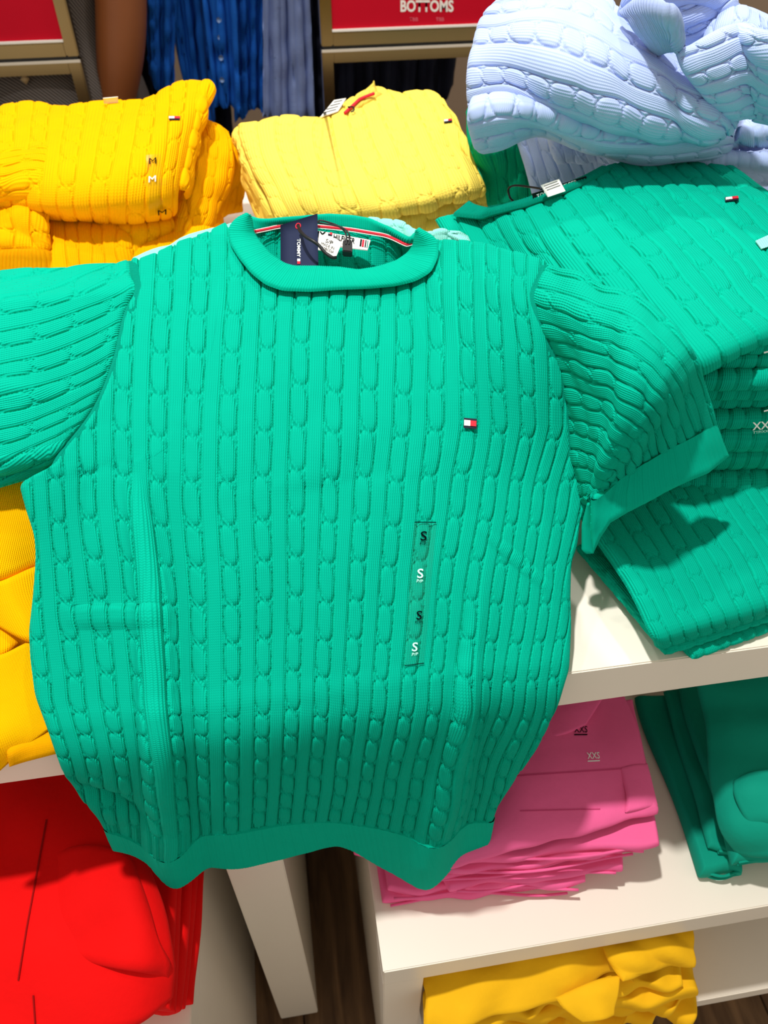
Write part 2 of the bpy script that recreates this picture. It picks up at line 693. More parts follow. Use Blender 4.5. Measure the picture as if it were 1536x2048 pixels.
def text_shape(body, bold=0.0):
    k = (body, bold)
    if k not in _txt:
        cu = bpy.data.curves.new('t', 'FONT')
        cu.body = body
        cu.offset = bold
        cu.resolution_u = 3
        ob = bpy.data.objects.new('t', cu)
        COL.objects.link(ob)
        dg = bpy.context.evaluated_depsgraph_get()
        me = bpy.data.meshes.new_from_object(ob.evaluated_get(dg))
        bm = bmesh.new()
        bm.from_mesh(me)
        bmesh.ops.triangulate(bm, faces=bm.faces[:])
        bmesh.ops.remove_doubles(bm, verts=bm.verts[:], dist=1e-5)
        v = np.array([x.co[:2] for x in bm.verts])
        bm.verts.index_update()
        f = [[x.index for x in fc.verts] for fc in bm.faces]
        bm.free()
        bpy.data.objects.remove(ob)
        bpy.data.meshes.remove(me)
        bpy.data.curves.remove(cu)
        lo, hi = v.min(0), v.max(0)
        _txt[k] = ((v - lo) / (hi - lo), f)
    return _txt[k]


def print_text(name, body, quad, bvh, mat, parent, off=0.0012, bold=0.0, label=None):
    v, f = text_shape(body, bold)
    me = mesh_np(name, lay(v, quad, bvh, off), None, f, None, False)
    o = link(name, me, mat, parent)
    if label:
        o['label'] = label
    return o


def print_rect(name, quad, bvh, mat, parent, off=0.001, n=(8, 8), label=None, th=0.0006):
    s, t = np.meshgrid(np.linspace(0, 1, n[1]), np.linspace(1, 0, n[0]))
    uv = np.stack([s.ravel(), t.ravel()], -1)
    top = lay(uv, quad, bvh, off)
    bot = lay(uv, quad, bvh, off - th)
    k = n[0] * n[1]
    q = [grid_quads(n[0], n[1]), grid_quads(n[0], n[1], k, True)]
    me = mesh_np(name, np.concatenate([top, bot]), np.concatenate(q), None, np.concatenate([uv, uv]))
    o = link(name, me, mat, parent)
    if label:
        o['label'] = label
    return o


def flag(quad, key, parent, off=0.002):
    """small woven flag patch: navy bands above and below a white and a red field"""
    b = bvh_of(key)
    q = np.array(quad, float)

    def sub(s0, s1, t0, t1):
        f = lambda s, t: (1 - s) * (1 - t) * q[0] + s * (1 - t) * q[1] + s * t * q[2] + (1 - s) * t * q[3]
        return [f(s0, t0), f(s1, t0), f(s1, t1), f(s0, t1)]
    p = print_rect('flag_patch', quad, b, NAVY, parent, off, (5, 5), 'small embroidered flag patch of navy, white and red')
    print_rect('white_field', sub(0.03, 0.51, 0.23, 0.78), b, LABEL, p, off + 0.0008, (4, 4))
    print_rect('red_field', sub(0.51, 0.97, 0.23, 0.78), b, TAPE_RED, p, off + 0.0008, (4, 4))
    return p


def card(name, quad, mat, parent, th=0.0008, n=(5, 5), bend=0.0, label=None, key=None):
    """thin card or label through four (px, py, z) corners TL, TR, BR, BL"""
    q = np.array(quad, float)
    s = np.linspace(0, 1, n[1])[None, :, None]
    t = np.linspace(0, 1, n[0])[:, None, None]
    g = (1 - s) * (1 - t) * q[0] + s * (1 - t) * q[1] + s * t * q[2] + (1 - s) * t * q[3]
    P = atz(g[..., 0], g[..., 1], g[..., 2])
    N = normals(P)
    P = P + N * (bend * 4 * s * (1 - s))
    BASE[key or name] = P
    k = n[0] * n[1]
    verts = np.concatenate([P.reshape(-1, 3), (P - N * th).reshape(-1, 3)])
    qs = [grid_quads(n[0], n[1]), grid_quads(n[0], n[1], k, True)]
    ring = [i for i in range(n[1])] + [r * n[1] + n[1] - 1 for r in range(1, n[0])] + [(n[0] - 1) * n[1] + i for i in range(n[1] - 2, -1, -1)] + [r * n[1] for r in range(n[0] - 2, 0, -1)]
    rq = [(ring[i], ring[(i + 1) % len(ring)], ring[(i + 1) % len(ring)] + k, ring[i] + k) for i in range(len(ring))]
    qs.append(np.array(rq))
    o = link(name, mesh_np(name, verts, np.concatenate(qs), None, None, False), mat, parent)
    if label:
        o['label'] = label
    return o


# ================================================================== STRUCTURE
fl = box('floor', (-1.6, -0.4, -0.03), (2.2, 3.0, -0.006), plain('floor_joint', (40, 28, 20), 0.8), None, 0, 'structure')
pl = None
for i in range(25):
    x = -1.6 + i * 0.152
    if pl is None:
        pl = box('plank', (x, -0.4, -0.012), (x + 0.150, 3.0, 0.0), WOOD, fl, 0.001)
    else:
        o = pl.copy()
        COL.objects.link(o)
        o.location.x = i * 0.152
wall = box('wall_back', (-1.6, 2.9, 0), (2.2, 3.0, 2.6), TAUPE, None, 0, 'structure')
box('baseboard_back', (-1.6, 2.885, 0), (2.2, 2.9, 0.1), plain('baseboard_paint', (196, 178, 158), 0.5), None, 0.002, 'structure')

# display tables -----------------------------------------------------
t = empty('display_table', (0, 0.95, 0), 'tall white display table with thick top carrying the sweaters', 'table')
box('table_top', (-1.2, 0.339, 0.889), (1.15, 1.56, 0.94), WHITE, t, 0.0012)
for x in (-1.2, -0.116, 1.09):
    leg = box('panel_leg', (x, 0.339, 0.03), (x + 0.06, 1.55, 0.889), WHITE, t, 0.0012)
    for y in (0.42, 1.46):
        box('foot', (x + 0.012, y - 0.03, 0.0), (x + 0.048, y + 0.03, 0.03), BLACK, leg, 0)

t = empty('nesting_table', (0.5, 0.6, 0), 'lower white table tucked under the tall one, holding pink and teal stacks', 'table')
box('table_top', (0.035, 0.231, 0.556), (0.98, 1.0, 0.601), WHITE, t, 0.0012)
for x in (0.035, 0.936):
    box('side_panel', (x, 0.2315, 0.0), (x + 0.044, 1.0, 0.556), WHITE, t, 0.0012)

t = empty('nesting_table', (-0.55, 0.6, 0), 'lower white table at the left holding the red stack', 'table')
box('table_top', (-1.05, 0.165, 0.556), (-0.158, 1.0, 0.601), WHITE, t, 0.0012)
for x in (-1.05, -0.202):
    box('side_panel', (x, 0.1655, 0.0), (x + 0.044, 1.0, 0.556), WHITE, t, 0.0012)

t = empty('low_platform', (0.5, 0.5, 0), 'low white platform under the pink stack table, holding mustard shorts', 'table')
box('platform_top', (0.085, 0.2, 0.333), (0.93, 0.95, 0.365), WHITE, t, 0.0012)
for x in (0.085, 0.89):
    box('side_panel', (x, 0.26, 0.0), (x + 0.04, 0.95, 0.333), WHITE, t, 0.0012)

# ================================================================== THE GREEN SWEATER IN FRONT
PY = np.array([(1.3, 1.142), (1.0, 1.142), (.86, 1.14), (.76, 1.133), (.68, 1.118), (.60, 1.094), (.53, 1.066), (.47, 1.034), (.42, 1.005), (.38, .981), (.355, .966), (.338, .956),
               (.324, .938), (.318, .905), (.315, .86), (.312, .80), (.308, .73), (.303, .66), (.298, .58)])
_u = np.linspace(0, len(PY) - 1, 900)
PYD = crm(len(PY), 900) @ PY
PHI = np.arctan2(CAM[2] - PYD[:, 1], PYD[:, 0])


def hero_z(px, py):
    d = rays(px, py)
    phi = np.arctan2(-d[..., 2], d[..., 1])
    z = np.interp(phi, PHI, PYD[:, 1])
    lift = 0.040 * S(px, 800, 1090) * (1 - S(py, 560, 1000))
    lift = lift + 0.010 * (1 - S(px, 40, 260)) * (1 - S(py, 900, 1300))
    return z + lift


def hero_pts(xy, dz=0.0):
    xy = np.asarray(xy, float)
    return np.concatenate([xy[..., :2], (hero_z(xy[..., 0], xy[..., 1]) + dz)[..., None]], -1)


def unproj(g):
    return atz(g[..., 0], g[..., 1], g[..., 2])


KY = [500, 580, 700, 850, 1000, 1200, 1400, 1560, 1660]
KI = [[(2, 262), (3, 335), (4, 405), (5, 474), (6, 541), (7, 607), (8, 678), (9, 747), (10, 808), (11, 869), (12, 935), (13, 988), (14, 1042)],
      [(2, 258), (3, 330), (4, 402), (5, 474), (6, 540), (7, 607), (8, 677), (9, 746), (10, 808), (11, 871), (12, 937), (13, 988), (14, 1040)],
      [(1, 180), (2, 250), (3, 322), (4, 394), (5, 466), (6, 535), (7, 601), (8, 670), (9, 740), (10, 810), (11, 875), (12, 941), (13, 994), (14, 1052), (15, 1108)],
      [(1, 176), (2, 246), (3, 318), (4, 388), (5, 457), (6, 529), (7, 597), (8, 666), (9, 736), (10, 804), (11, 871), (12, 941), (13, 1000), (14, 1056), (15, 1110)],
      [(0, 115), (1, 175), (2, 250), (3, 317), (4, 385), (5, 455), (6, 525), (7, 592), (8, 660), (9, 725), (10, 789), (11, 852), (12, 914), (13, 977), (14, 1026), (15, 1073), (16, 1123)],
      [(0, 135), (1, 200), (2, 270), (3, 335), (4, 400), (5, 465), (6, 530), (7, 592), (8, 653), (9, 711), (10, 772), (11, 834), (12, 885), (13, 940), (14, 989), (15, 1043), (16, 1088), (17, 1130)],
      [(-1, 92), (0, 157), (1, 222), (2, 285), (3, 342), (4, 402), (5, 467), (6, 527), (7, 585), (8, 643), (9, 701), (10, 758), (11, 814), (12, 869), (13, 922), (14, 966), (15, 1015), (16, 1058), (17, 1098)],
      [(-1, 140), (0, 195), (1, 250), (2, 305), (3, 355), (4, 410), (5, 462), (6, 520), (7, 574), (8, 628), (9, 681), (10, 732), (11, 778), (12, 829), (13, 884), (14, 920), (15, 958), (16, 1000)],
      [(-1, 180), (0, 228), (1, 275), (2, 320), (3, 365), (4, 412), (5, 462), (6, 514), (7, 566), (8, 616), (9, 666), (10, 713), (11, 760), (12, 810), (13, 862), (14, 898), (15, 935), (16, 975)]]
KV = np.array([(480, -2), (555, -1), (630, 0), (705, 1), (787, 2), (869, 3), (958, 4), (1046, 5), (1126, 6), (1204, 7), (1280, 8), (1353, 9), (1427, 10),
               (1465, 11), (1507, 12), (1545, 13), (1583, 14), (1613, 15), (1645, 16)], float)


def hero_uv(px, py):
    out = []
    for row in KI:
        a = np.array(row, float)
        xs, us = a[:, 1], a[:, 0]
        xs = np.r_[xs[0] - 4 * (xs[1] - xs[0]), xs, xs[-1] + 4 * (xs[-1] - xs[-2])]
        us = np.r_[us[0] - 4, us, us[-1] + 4]
        out.append(np.interp(px, xs, us))
    out = np.array(out)
    ky = np.array(KY, float)
    yy = np.clip(py, ky[0], ky[-1])
    i = np.clip(np.searchsorted(ky, yy) - 1, 0, len(ky) - 2)
    w = (yy - ky[i]) / (ky[i + 1] - ky[i])
    w = w * w * (3 - 2 * w) * 0.4 + w * 0.6
    I, J = np.indices(px.shape)
    U = out[i, I, J] * (1 - w) + out[i + 1, I, J] * w + 0.25
    V = np.interp(py, KV[:, 0], KV[:, 1])
    return U, V


TOPL = [(260, 521), (285, 518), (330, 503), (360, 487), (410, 471), (452, 450), (470, 476), (490, 502), (515, 530), (541, 552), (570, 563), (621, 566), (674, 563), (737, 561), (788, 556), (822, 546),
        (848, 528), (862, 505), (880, 480), (920, 483), (975, 489), (1041, 509), (1094, 527)]
LEFT = [(260, 521), (266, 556), (278, 581), (258, 606), (246, 640), (231, 712), (209, 775), (190, 815), (170, 845), (140, 881), (119, 906), (101, 940), (60, 955), (38, 966), (52, 1020), (68, 1069), (71, 1107), (69, 1146),
        (65, 1198), (58, 1262), (61, 1317), (71, 1391), (97, 1462), (113, 1513), (129, 1562), (160, 1600), (190, 1632), (203, 1658)]
RIGHT = [(1094, 527), (1082, 560), (1067, 594), (1084, 640), (1105, 681), (1136, 765), (1142, 814), (1145, 853), (1147, 913), (1159, 957), (1172, 1012), (1160, 1040), (1155, 1092), (1143, 1123), (1141, 1189), (1143, 1255),
         (1139, 1339), (1117, 1405), (1073, 1493), (1037, 1552), (1003, 1610), (992, 1639)]
BAND = [(203, 1658), (240, 1664), (283, 1676), (325, 1692), (356, 1682), (395, 1664), (445, 1650), (520, 1645), (594, 1642), (680, 1637), (764, 1640), (815, 1650), (847, 1659), (880, 1651), (930, 1643), (992, 1639)]
HEM = [(223, 1702), (250, 1704), (272, 1707), (307, 1717), (337, 1742), (352, 1750), (386, 1742), (421, 1727), (495, 1724), (569, 1717), (619, 1707), (650, 1697), (678, 1690), (708, 1697), (760, 1722), (800, 1738), (830, 1748), (850, 1751),
       (870, 1740), (892, 1728), (920, 1720), (953, 1712), (970, 1696), (981, 1673)]


def hero_folds(px, py):
    lx = np.interp(py, [950, 1000, 1200, 1400, 1600, 1750], [270, 276, 305, 313, 328, 352])
    la = np.interp(py, [950, 1050, 1250, 1400, 1550, 1700, 1760], [0, .004, .007, .008, .009, .008, .006])
    lw = np.interp(py, [1000, 1400, 1700], [15, 20, 36])
    rx = np.interp(py, [1150, 1300, 1400, 1500, 1600, 1700, 1760], [960, 935, 924, 908, 886, 858, 850])
    ra = np.interp(py, [1100, 1300, 1450, 1600, 1700, 1760], [0, .003, .008, .011, .009, .006])
    rw = np.interp(py, [1300, 1500, 1700], [18, 26, 40])
    o = la * np.exp(-((px - lx) / lw) ** 2) + ra * np.exp(-((px - rx) / rw) ** 2)
    o = o - 0.8 * la * np.exp(-((px - lx - 62) / 44) ** 2) - 0.5 * ra * np.exp(-((px - rx - 60) / 40) ** 2)
    # fine creases from packing
    o = o + 0.0032 * (S(py, 1212, 1226) - S(py, 1236, 1262)) * np.exp(-((px - 235) / 85) ** 4)
    d = (py - 1130) - (px - 1040) * 0.85
    o = o + 0.0018 * np.exp(-(d / 12) ** 2) * np.exp(-((px - 1035) / 55) ** 2)
    # gathered fold lower left
    d = (py - 1590) - (px - 215) * 0.36
    o = o - 0.010 * np.exp(-(d / 17) ** 2) * np.exp(-((px - 225) / 70) ** 2)
    # soft undulation of the hanging front
    o = o + 0.005 * np.sin((px - 300) / 640 * 2 * math.pi * 1.5) * S(py, 1420, 1700)
    return o


sw = empty('sweater', atz(620, 1000, 0.945), 'bright green cable knit sweater with navy hang tag laid over the table edge', 'sweater')
nr, nc = 560, 760
T_ = poly(TOPL, 0, nc)
T_ = np.stack([T_[:, 0], T_[:, 1]], -1)
B_ = smooth1(poly(BAND, 0, nc), 31)
L_ = smooth1(poly(LEFT, 1, nr), 15)
R_ = smooth1(poly(RIGHT, 1, nr), 15)
g = coons(T_, B_, L_, R_)
GX, GY = g[..., 0], g[..., 1]
U, V = hero_uv(GX, GY)
V = V + 0.08 * np.sin(U * 1.1)
P = atz(GX, GY, hero_z(GX, GY))
side = np.minimum(GX - L_[:, :1], R_[:, :1] - GX)
body = cloth('front_panel', P, GREEN, sw, U, V, amp=0.0048, T=0.012, edge=0.009, wr=(0.0010, 0.10), extra=hero_folds(GX, GY), seed=3, fade=0.004, roll='lrt')

# ribbed bottom band
nc2 = 420
T_ = smooth1(poly(BAND, 0, nc2), 17) - np.array([0, 4.0])
B_ = smooth1(poly(HEM, None, nc2), 11)
B_ = B_
L_ = poly([(203, 1658), (212, 1680), (223, 1702)], None, 60)
R_ = poly([(992, 1639), (988, 1656), (981, 1673)], None, 60)
g = coons(T_, B_, L_, R_)
P = atz(g[..., 0], g[..., 1], hero_z(g[..., 0], g[..., 1]))
cloth('bottom_band', P, GREEN_RIB, sw, nu=300, nv=8, pat='rib', amp=0.0005, T=0.012, edge=0.009, extra=hero_folds(g[..., 0], g[..., 1]) + 0.0012, seed=4, roll='lrb')

def seam_strip(line):
    c = smooth1(poly(line, 1, 160), 15)
    sgn = 1 if line is SEAM_L else -1
    s = np.linspace(0, 1, 14)[None, :]
    g = np.zeros((160, 14, 2))
    g[..., 0] = c[:, :1] + sgn * (-3 + 19 * s)
    g[..., 1] = c[:, 1:2] + 2 * s
    z = hero_z(g[..., 0], g[..., 1]) + 0.0025
    cloth('armhole_seam', atz(g[..., 0], g[..., 1], z), GREEN, sw, U=s * 3 + 0 * z, V=g[..., 1] / 70, pat='rib', amp=0.0010, T=0.004, edge=0.004, seed=9, fade=0.002)


# left sleeve
SEAM_L = [p for p in LEFT if p[1] <= 941]
nr, nc = 300, 240
TT = poly([(-80, 552), (0, 544), (103, 541), (166, 534), (237, 525), (260, 521)], None, nc)
BB = poly([(-80, 990), (0, 976), (34, 966), (70, 958), (101, 940)], None, nc)
LL = poly([(-80, 552), (-80, 700), (-80, 850), (-80, 990)], None, nr)
RR = smooth1(poly(SEAM_L, 1, nr), 15)
g = coons(TT, BB, LL, RR)
ss = np.linspace(0, 1, nc)[None, :] + np.zeros((nr, 1))
tt = np.linspace(0, 1, nr)[:, None] + np.zeros((1, nc))
zz = hero_z(g[..., 0], g[..., 1]) + 0.0005 + 0.003 * (1 - ss) - 0.030 * (1 - S(tt, 0, 0.16)) * (1 - 0.7 * ss) - 0.022 * S(tt, 0.86, 1.0) * (1 - 0.5 * ss)
P = atz(g[..., 0], g[..., 1], zz)
fold = 0.005 * np.exp(-((tt - 0.52 - 0.10 * ss) / 0.05) ** 2) * (1 - ss) - 0.004 * np.exp(-((tt - 0.93) / 0.02) ** 2) * (1 - ss)
cloth('sleeve', P, GREEN, sw, U=6.7 * (tt + 0.17 * ss ** 2 * (1 - 0.4 * tt)), V=(g[..., 0] + 300) / 74.0, amp=0.0040, T=0.010, edge=0.007, wr=(0.0014, 0.07), extra=fold, seed=11)
seam_strip(SEAM_L)

# right sleeve, draped off the neighbouring stack
SEAM_R = [p for p in RIGHT if p[1] <= 1012]
TR3 = [(1094, 527, 0), (1167, 550, 1.178), (1223, 578, 1.186), (1272, 592, 1.192), (1300, 612, 1.194), (1349, 654, 1.192), (1377, 692, 1.186), (1394, 723, 1.174), (1403, 755, 1.150), (1415, 800, 1.128), (1429, 849, 1.105)]
TR3[0] = (1094, 527, float(hero_z(1094, 527)))
CUF = [(1429, 849, 1.105), (1390, 869, 1.104), (1349, 891, 1.100), (1286, 926, 1.090), (1240, 957, 1.079), (1181, 1003, 1.060)]
zr = float(hero_z(1172, 1012))
BR3 = [(1172, 1012, zr), (1177, 1008, zr * 0.5 + 0.530), (1181, 1003, 1.060)]
nr, nc = 300, 260
TT = smooth1(poly(TR3, None, nc), 9)
BB = poly(BR3, None, nc)
LL = hero_pts(smooth1(poly(SEAM_R, 1, nr), 15))
RR = poly(CUF, None, nr)
g = coons(TT, BB, LL, RR)
ss = np.linspace(0, 1, nc)[None, :] + np.zeros((nr, 1))
tt = np.linspace(0, 1, nr)[:, None] + np.zeros((1, nc))
# bow the sleeve crest outwards over the stack
g[..., 2] += 0.030 * np.sin(np.pi * np.clip(ss, 0, 1)) ** 1.2 * np.sin(np.pi * np.clip(tt, 0, 1)) * (1 - 0.3 * ss)
P = unproj(g)
fold = 0.004 * np.exp(-((ss - 0.42 - 0.25 * tt) / 0.07) ** 2) * np.sin(np.pi * tt)
cloth('sleeve', P, GREEN, sw, U=tt * 7.6 + 0.2, V=ss * 5.6 + 0.55 * np.modf(np.floor(tt * 7.6 + 0.2) * 0.5)[0] * 2, amp=0.0034, T=0.010, edge=0.008, wr=(0.0015, 0.06), extra=fold, seed=12, key='right_sleeve', roll='ltb')
seam_strip(SEAM_R)
LO = [(1453, 912, 1.075), (1412, 947, 1.074), (1368, 966, 1.073), (1324, 985, 1.068), (1258, 1023, 1.056), (1222, 1044, 1.044), (1203, 1072, 1.030), (1186, 1107, 1.012)]
CUT = [(x, y - 5, z + 0.003) for x, y, z in CUF]
g = coons(poly(CUT, None, 220), poly(LO, None, 220), poly([CUT[0], (1440, 880, 1.091), LO[0]], None, 60), poly([CUT[-1], (1180, 1055, 1.036), LO[-1]], None, 60))
cloth('cuff', unproj(g), GREEN_RIB, sw, roll='lrb', nu=150, nv=6, pat='rib', amp=0.0005, T=0.010, edge=0.008, seed=13, wr=(0.001, 0.05), extra=np.full(g.shape[:2], 0.001))
cu2 = [(1181, 1004, 1.083), (1177, 1040, 1.070), (1172, 1075, 1.055), (1166, 1100, 1.044)]
g = coons(poly([(1174, 1006, 1.054), (1181, 1004, 1.056)], None, 30), smooth1(poly([(1164, 1098, 1.010), (1172, 1108, 1.008), (1188, 1107, 1.010)], None, 30), 9), smooth1(poly([(1174, 1006, 1.054), (1163, 1050, 1.032), (1164, 1098, 1.010)], None, 50), 9),
          poly([(1181, 1004, 1.056), (1186, 1050, 1.034), (1188, 1107, 1.010)], None, 50))
cloth('cuff_underside', unproj(g), GREEN_RIB, sw, nu=14, nv=6, pat='rib', amp=0.0005, T=0.006, seed=14)

# collar -------------------------------------------------------------
OUT = [(496, 429), (470, 440), (455, 460), (459, 487), (477, 516), (502, 547), (531, 570), (565, 582), (621, 584), (674, 580), (737, 578), (790, 573), (831, 563), (862, 545), (876, 516), (878, 481), (858, 468), (836, 459)]
INN = [(496, 429), (502, 440), (507, 466), (521, 487), (543, 512), (571, 530), (590, 535), (634, 535), (677, 537), (715, 543), (752, 537), (790, 525), (815, 509), (827, 493), (831, 477), (836, 459)]
k = 900
O_ = smooth1(poly(OUT, None, k), 31)
I_ = smooth1(poly(INN, None, k), 31)
tt = np.linspace(0, 1, 24)[:, None]
g = (1 - tt)[..., None] * I_[None] + tt[..., None] * O_[None]
dz = 0.009 + 0.0012 * np.sin(np.pi * tt) - 0.004 * (1 - tt) ** 3 + 0 * g[..., 0]
s1 = np.linspace(0, 1, k)[None, :]
endlift = 0.010 * (1 - S(np.minimum(s1, 1 - s1), 0, 0.14))
P = atz(g[..., 0], g[..., 1], hero_z(g[..., 0], g[..., 1]) + dz + endlift)
cloth('collar', P, GREEN_RIB, sw, U=s1 * 118 + 0 * tt, V=tt * 3 + 0 * s1, pat='rib', amp=0.0010, T=0.006, edge=0.0035, seed=5, fade=0.002)
BT = [(496, 429), (508, 434), (521, 437), (559, 437), (590, 433), (615, 430), (659, 427), (706, 430), (740, 436), (771, 450), (799, 466), (820, 478), (836, 460)]
BL = [(500, 440), (507, 464), (537, 458), (562, 452), (600, 451), (637, 453), (668, 456), (699, 459), (740, 466), (777, 472), (799, 484), (826, 495), (834, 476)]
k = 700
O_ = smooth1(poly(BT, 0, k), 31)
I_ = smooth1(poly(BL, 0, k), 31)
g = (1 - tt)[..., None] * O_[None] + tt[..., None] * I_[None]
s1 = np.linspace(0, 1, k)[None, :]
zz = hero_z(g[..., 0], g[..., 1]) + 0.008 - 0.010 * tt + 0 * s1
cloth('back_collar', atz(g[..., 0], g[..., 1], zz), GREEN_RIB, sw, U=s1 * 84 + 0 * tt, V=tt * 3 + 0 * s1, pat='rib', amp=0.0010, T=0.006, edge=0.004, seed=6, fade=0.002)
# inside of the back, seen through the neck
k = 220
O_ = poly([(x, y - 5) for x, y in BL], 0, k)
I_ = poly([(470, 505), (520, 545), (600, 565), (700, 568), (800, 550), (870, 505)], 0, k)
tt2 = np.linspace(0, 1, 120)[:, None]
g = (1 - tt2)[..., None] * O_[None] + tt2[..., None] * I_[None]
zz = hero_z(g[..., 0], g[..., 1]) - 0.002 - 0.026 * tt2
cloth('back_panel', atz(g[..., 0], g[..., 1], zz), GREEN, sw, U=(g[..., 0] - 400) / 62, V=g[..., 1] / 60, amp=0.004, T=0.006, seed=7)
# woven neck tape
for off, rad, mt, nm in ((0.0, 0.0016, TAPE_RED, 'red_neck_tape'), (-3.4, 0.0005, LABEL, 'white_tape_edge'), (3.4, 0.0004, LABEL, 'white_tape_edge')):
    q = smooth1(poly([(x, y + off) for x, y in BL[1:]], 0, 50), 5)
    z = hero_z(q[:, 0], q[:, 1]) + 0.002
    tube(nm, atz(q[:, 0], q[:, 1], z), rad, mt, sw, 8, 3)


def hq(q, dz):
    return [(x, y, float(hero_z(x, y)) + dz) for x, y in q]


# neck label with woven lettering
card('neck_label', hq([(574, 450), (741, 480), (735, 500), (568, 480)], 0.004), LABEL, sw, 0.0008, label='white woven neck label with dark lettering')
nl = sw.children[-1]
bv = bvh_of('neck_label')
print_text('lettering', 'TOMMY', [(583, 458), (652, 465), (650, 477), (581, 470)], bv, INK, nl, 0.0008, 0.02)
print_rect('flag_mark', [(657, 464), (665, 465.5), (664, 473), (656, 471.5)], bv, NAVY, nl, 0.0007, (3, 3))
print_rect('flag_mark_red', [(660.5, 466.4), (664.6, 467), (664, 471.5), (660, 470.8)], bv, TAPE_RED, nl, 0.0012, (3, 3))
print_text('lettering', 'HILFIGER', [(668, 469), (711, 478), (709, 489), (666, 480)], bv, INK, nl, 0.0008, 0.02)
for a, b, mt in ((721, 724, INK), (725, 729, TAPE_RED), (731, 733, INK), (735, 736.5, GREEN)):
    print_rect('label_stripe', [(a, 479 + (a - 721) * .2), (b, 479 + (b - 721) * .2), (b - 2, 493 + (b - 721) * .2), (a - 2, 493 + (a - 721) * .2)], bv, mt, nl, 0.0007, (3, 3))
card('care_label', hq([(640, 469), (684, 485), (671, 516), (636, 499)], 0.010), LABEL, sw, 0.0006, bend=0.002, label='small cream care label with size lettering')
cl = sw.children[-1]
bv = bvh_of('care_label')
print_text('lettering', 'S/P', [(653, 478), (667, 483.5), (664, 491), (650, 485)], bv, INK, cl, 0.0006)
print_text('lettering', 'MADE IN', [(644, 484.5), (669, 495), (667, 500.5), (642, 490)], bv, INK, cl, 0.0006)
print_text('lettering', 'CAMBODIA', [(641, 491), (668, 502.5), (666, 508), (639, 496.5)], bv, INK, cl, 0.0006)

# hang tag, cord, security clip
_t = hq([(561, 450), (635, 427), (637, 548), (561, 548)], 0.0)
_t = [(x, y, z + d_) for (x, y, z), d_ in zip(_t, (0.014, 0.014, -0.002, -0.002))]
card('hang_tag', _t, TAG_NAVY, sw, 0.0009, label='navy card hang tag with white vertical lettering')
ht = sw.children[-1]
bv = bvh_of('hang_tag')
print_text('lettering', 'TOMMY', [(601, 478), (601, 515), (594, 515), (594, 478)], bv, WHITE_INK, ht, 0.0006, 0.02)
print_rect('flag_white', [(594.5, 518), (600.5, 518), (600.5, 523), (594.5, 523)], bv, WHITE_INK, ht, 0.0006, (3, 3))
print_rect('flag_red', [(594.5, 523), (600.5, 523), (600.5, 528.5), (594.5, 528.5)], bv, TAPE_RED, ht, 0.0006, (3, 3))
ph = np.linspace(0, 2 * math.pi, 13)
hp = lay(np.stack([0.5 + 0.5 * np.cos(ph), 0.5 + 0.5 * np.sin(ph)], -1), [(591.5, 448), (601, 447), (601, 457.5), (591.5, 458.5)], bv, 0.0004)
tube('eyelet', hp, 0.0006, TAPE_RED, ht, 6, 2)


def hcord(pts):
    a = np.array(pts, float)
    return atz(a[:, 0], a[:, 1], hero_z(a[:, 0], a[:, 1]) + a[:, 2])


tube('tag_cord', hcord([(597, 453, .016), (601, 463, .019), (612, 474, .020), (626, 482, .020), (638, 491, .018), (650, 505, .015), (664, 515, .013), (672, 515, .012)]), 0.0017, BLACK, sw, 8)
tube('tag_cord', hcord([(692, 490, .016), (693, 478, .018), (690, 464, .020), (676, 452, .020), (655, 444, .020), (640, 441, .020), (637, 445, .020), (650, 448, .021), (670, 451, .022), (686, 456, .022), (697, 466, .021), (699, 478, .018), (698, 490, .016)]), 0.0009, BLACK, sw, 8)
c0 = hcord([(686, 489, .012), (705, 491, .012), (704, 513, .012), (685, 511, .012)])
bm = bmesh.new()
bmesh.ops.create_cube(bm, size=1)
ux, uy = (c0[1] - c0[0]), (c0[0] - c0[3])
un = np.cross(ux, uy)
un = un / np.linalg.norm(un) * 0.007
cc = c0.mean(0) + un * 0.3
for v in bm.verts:
    v.co = Vector((cc + ux * v.co.x + uy * v.co.y + un * v.co.z).tolist())
bmesh.ops.bevel(bm, geom=bm.edges[:], offset=0.0008, segments=2, affect='EDGES')
me = bpy.data.meshes.new('security_clip')
bm.to_mesh(me)
bm.free()
link('security_clip', me, BLACK, sw)

# chest flag and clear size sticker
flag([(928, 837), (954, 839), (953, 859), (927, 857)], 'front_panel', sw, 0.0022)
bv = bvh_of('front_panel')
st = print_rect('size_sticker', [(828, 1045), (873, 1046), (848, 1329), (808, 1332)], bv, FILM, sw, 0.0008, (40, 8), 'clear size strip printed with letters in black and white', 0.0003)
for q, body_, mt in (([(841, 1063), (854, 1063), (853, 1082), (840, 1082)], 'S', INK), ([(835, 1138), (847, 1138), (846, 1157), (834, 1157)], 'S', PALE_INK),
                     ([(833, 1222), (845, 1222), (843, 1240), (832, 1240)], 'S', INK), ([(825, 1285), (836, 1285), (834, 1303), (823, 1303)], 'S', PALE_INK),
                     ([(840, 1084), (853, 1085), (852, 1091), (839, 1090)], 'P/P', INK), ([(834, 1159), (846, 1160), (845, 1166), (833, 1165)], 'P/P', PALE_INK),
                     ([(831, 1242), (844, 1243), (842, 1248), (830, 1247)], 'P/P', INK), ([(824, 1306), (836, 1305), (835, 1311), (823, 1312)], 'P/P', PALE_INK)):
    print_text('size_print', body_, q, bv, mt, st, 0.0014, 0.012 if body_ == 'S' else 0.0)
print_rect('sticker_line', [(829, 1044), (872, 1044.5), (872, 1046), (829, 1045.5)], bv, INK, st, 0.0013, (3, 16))
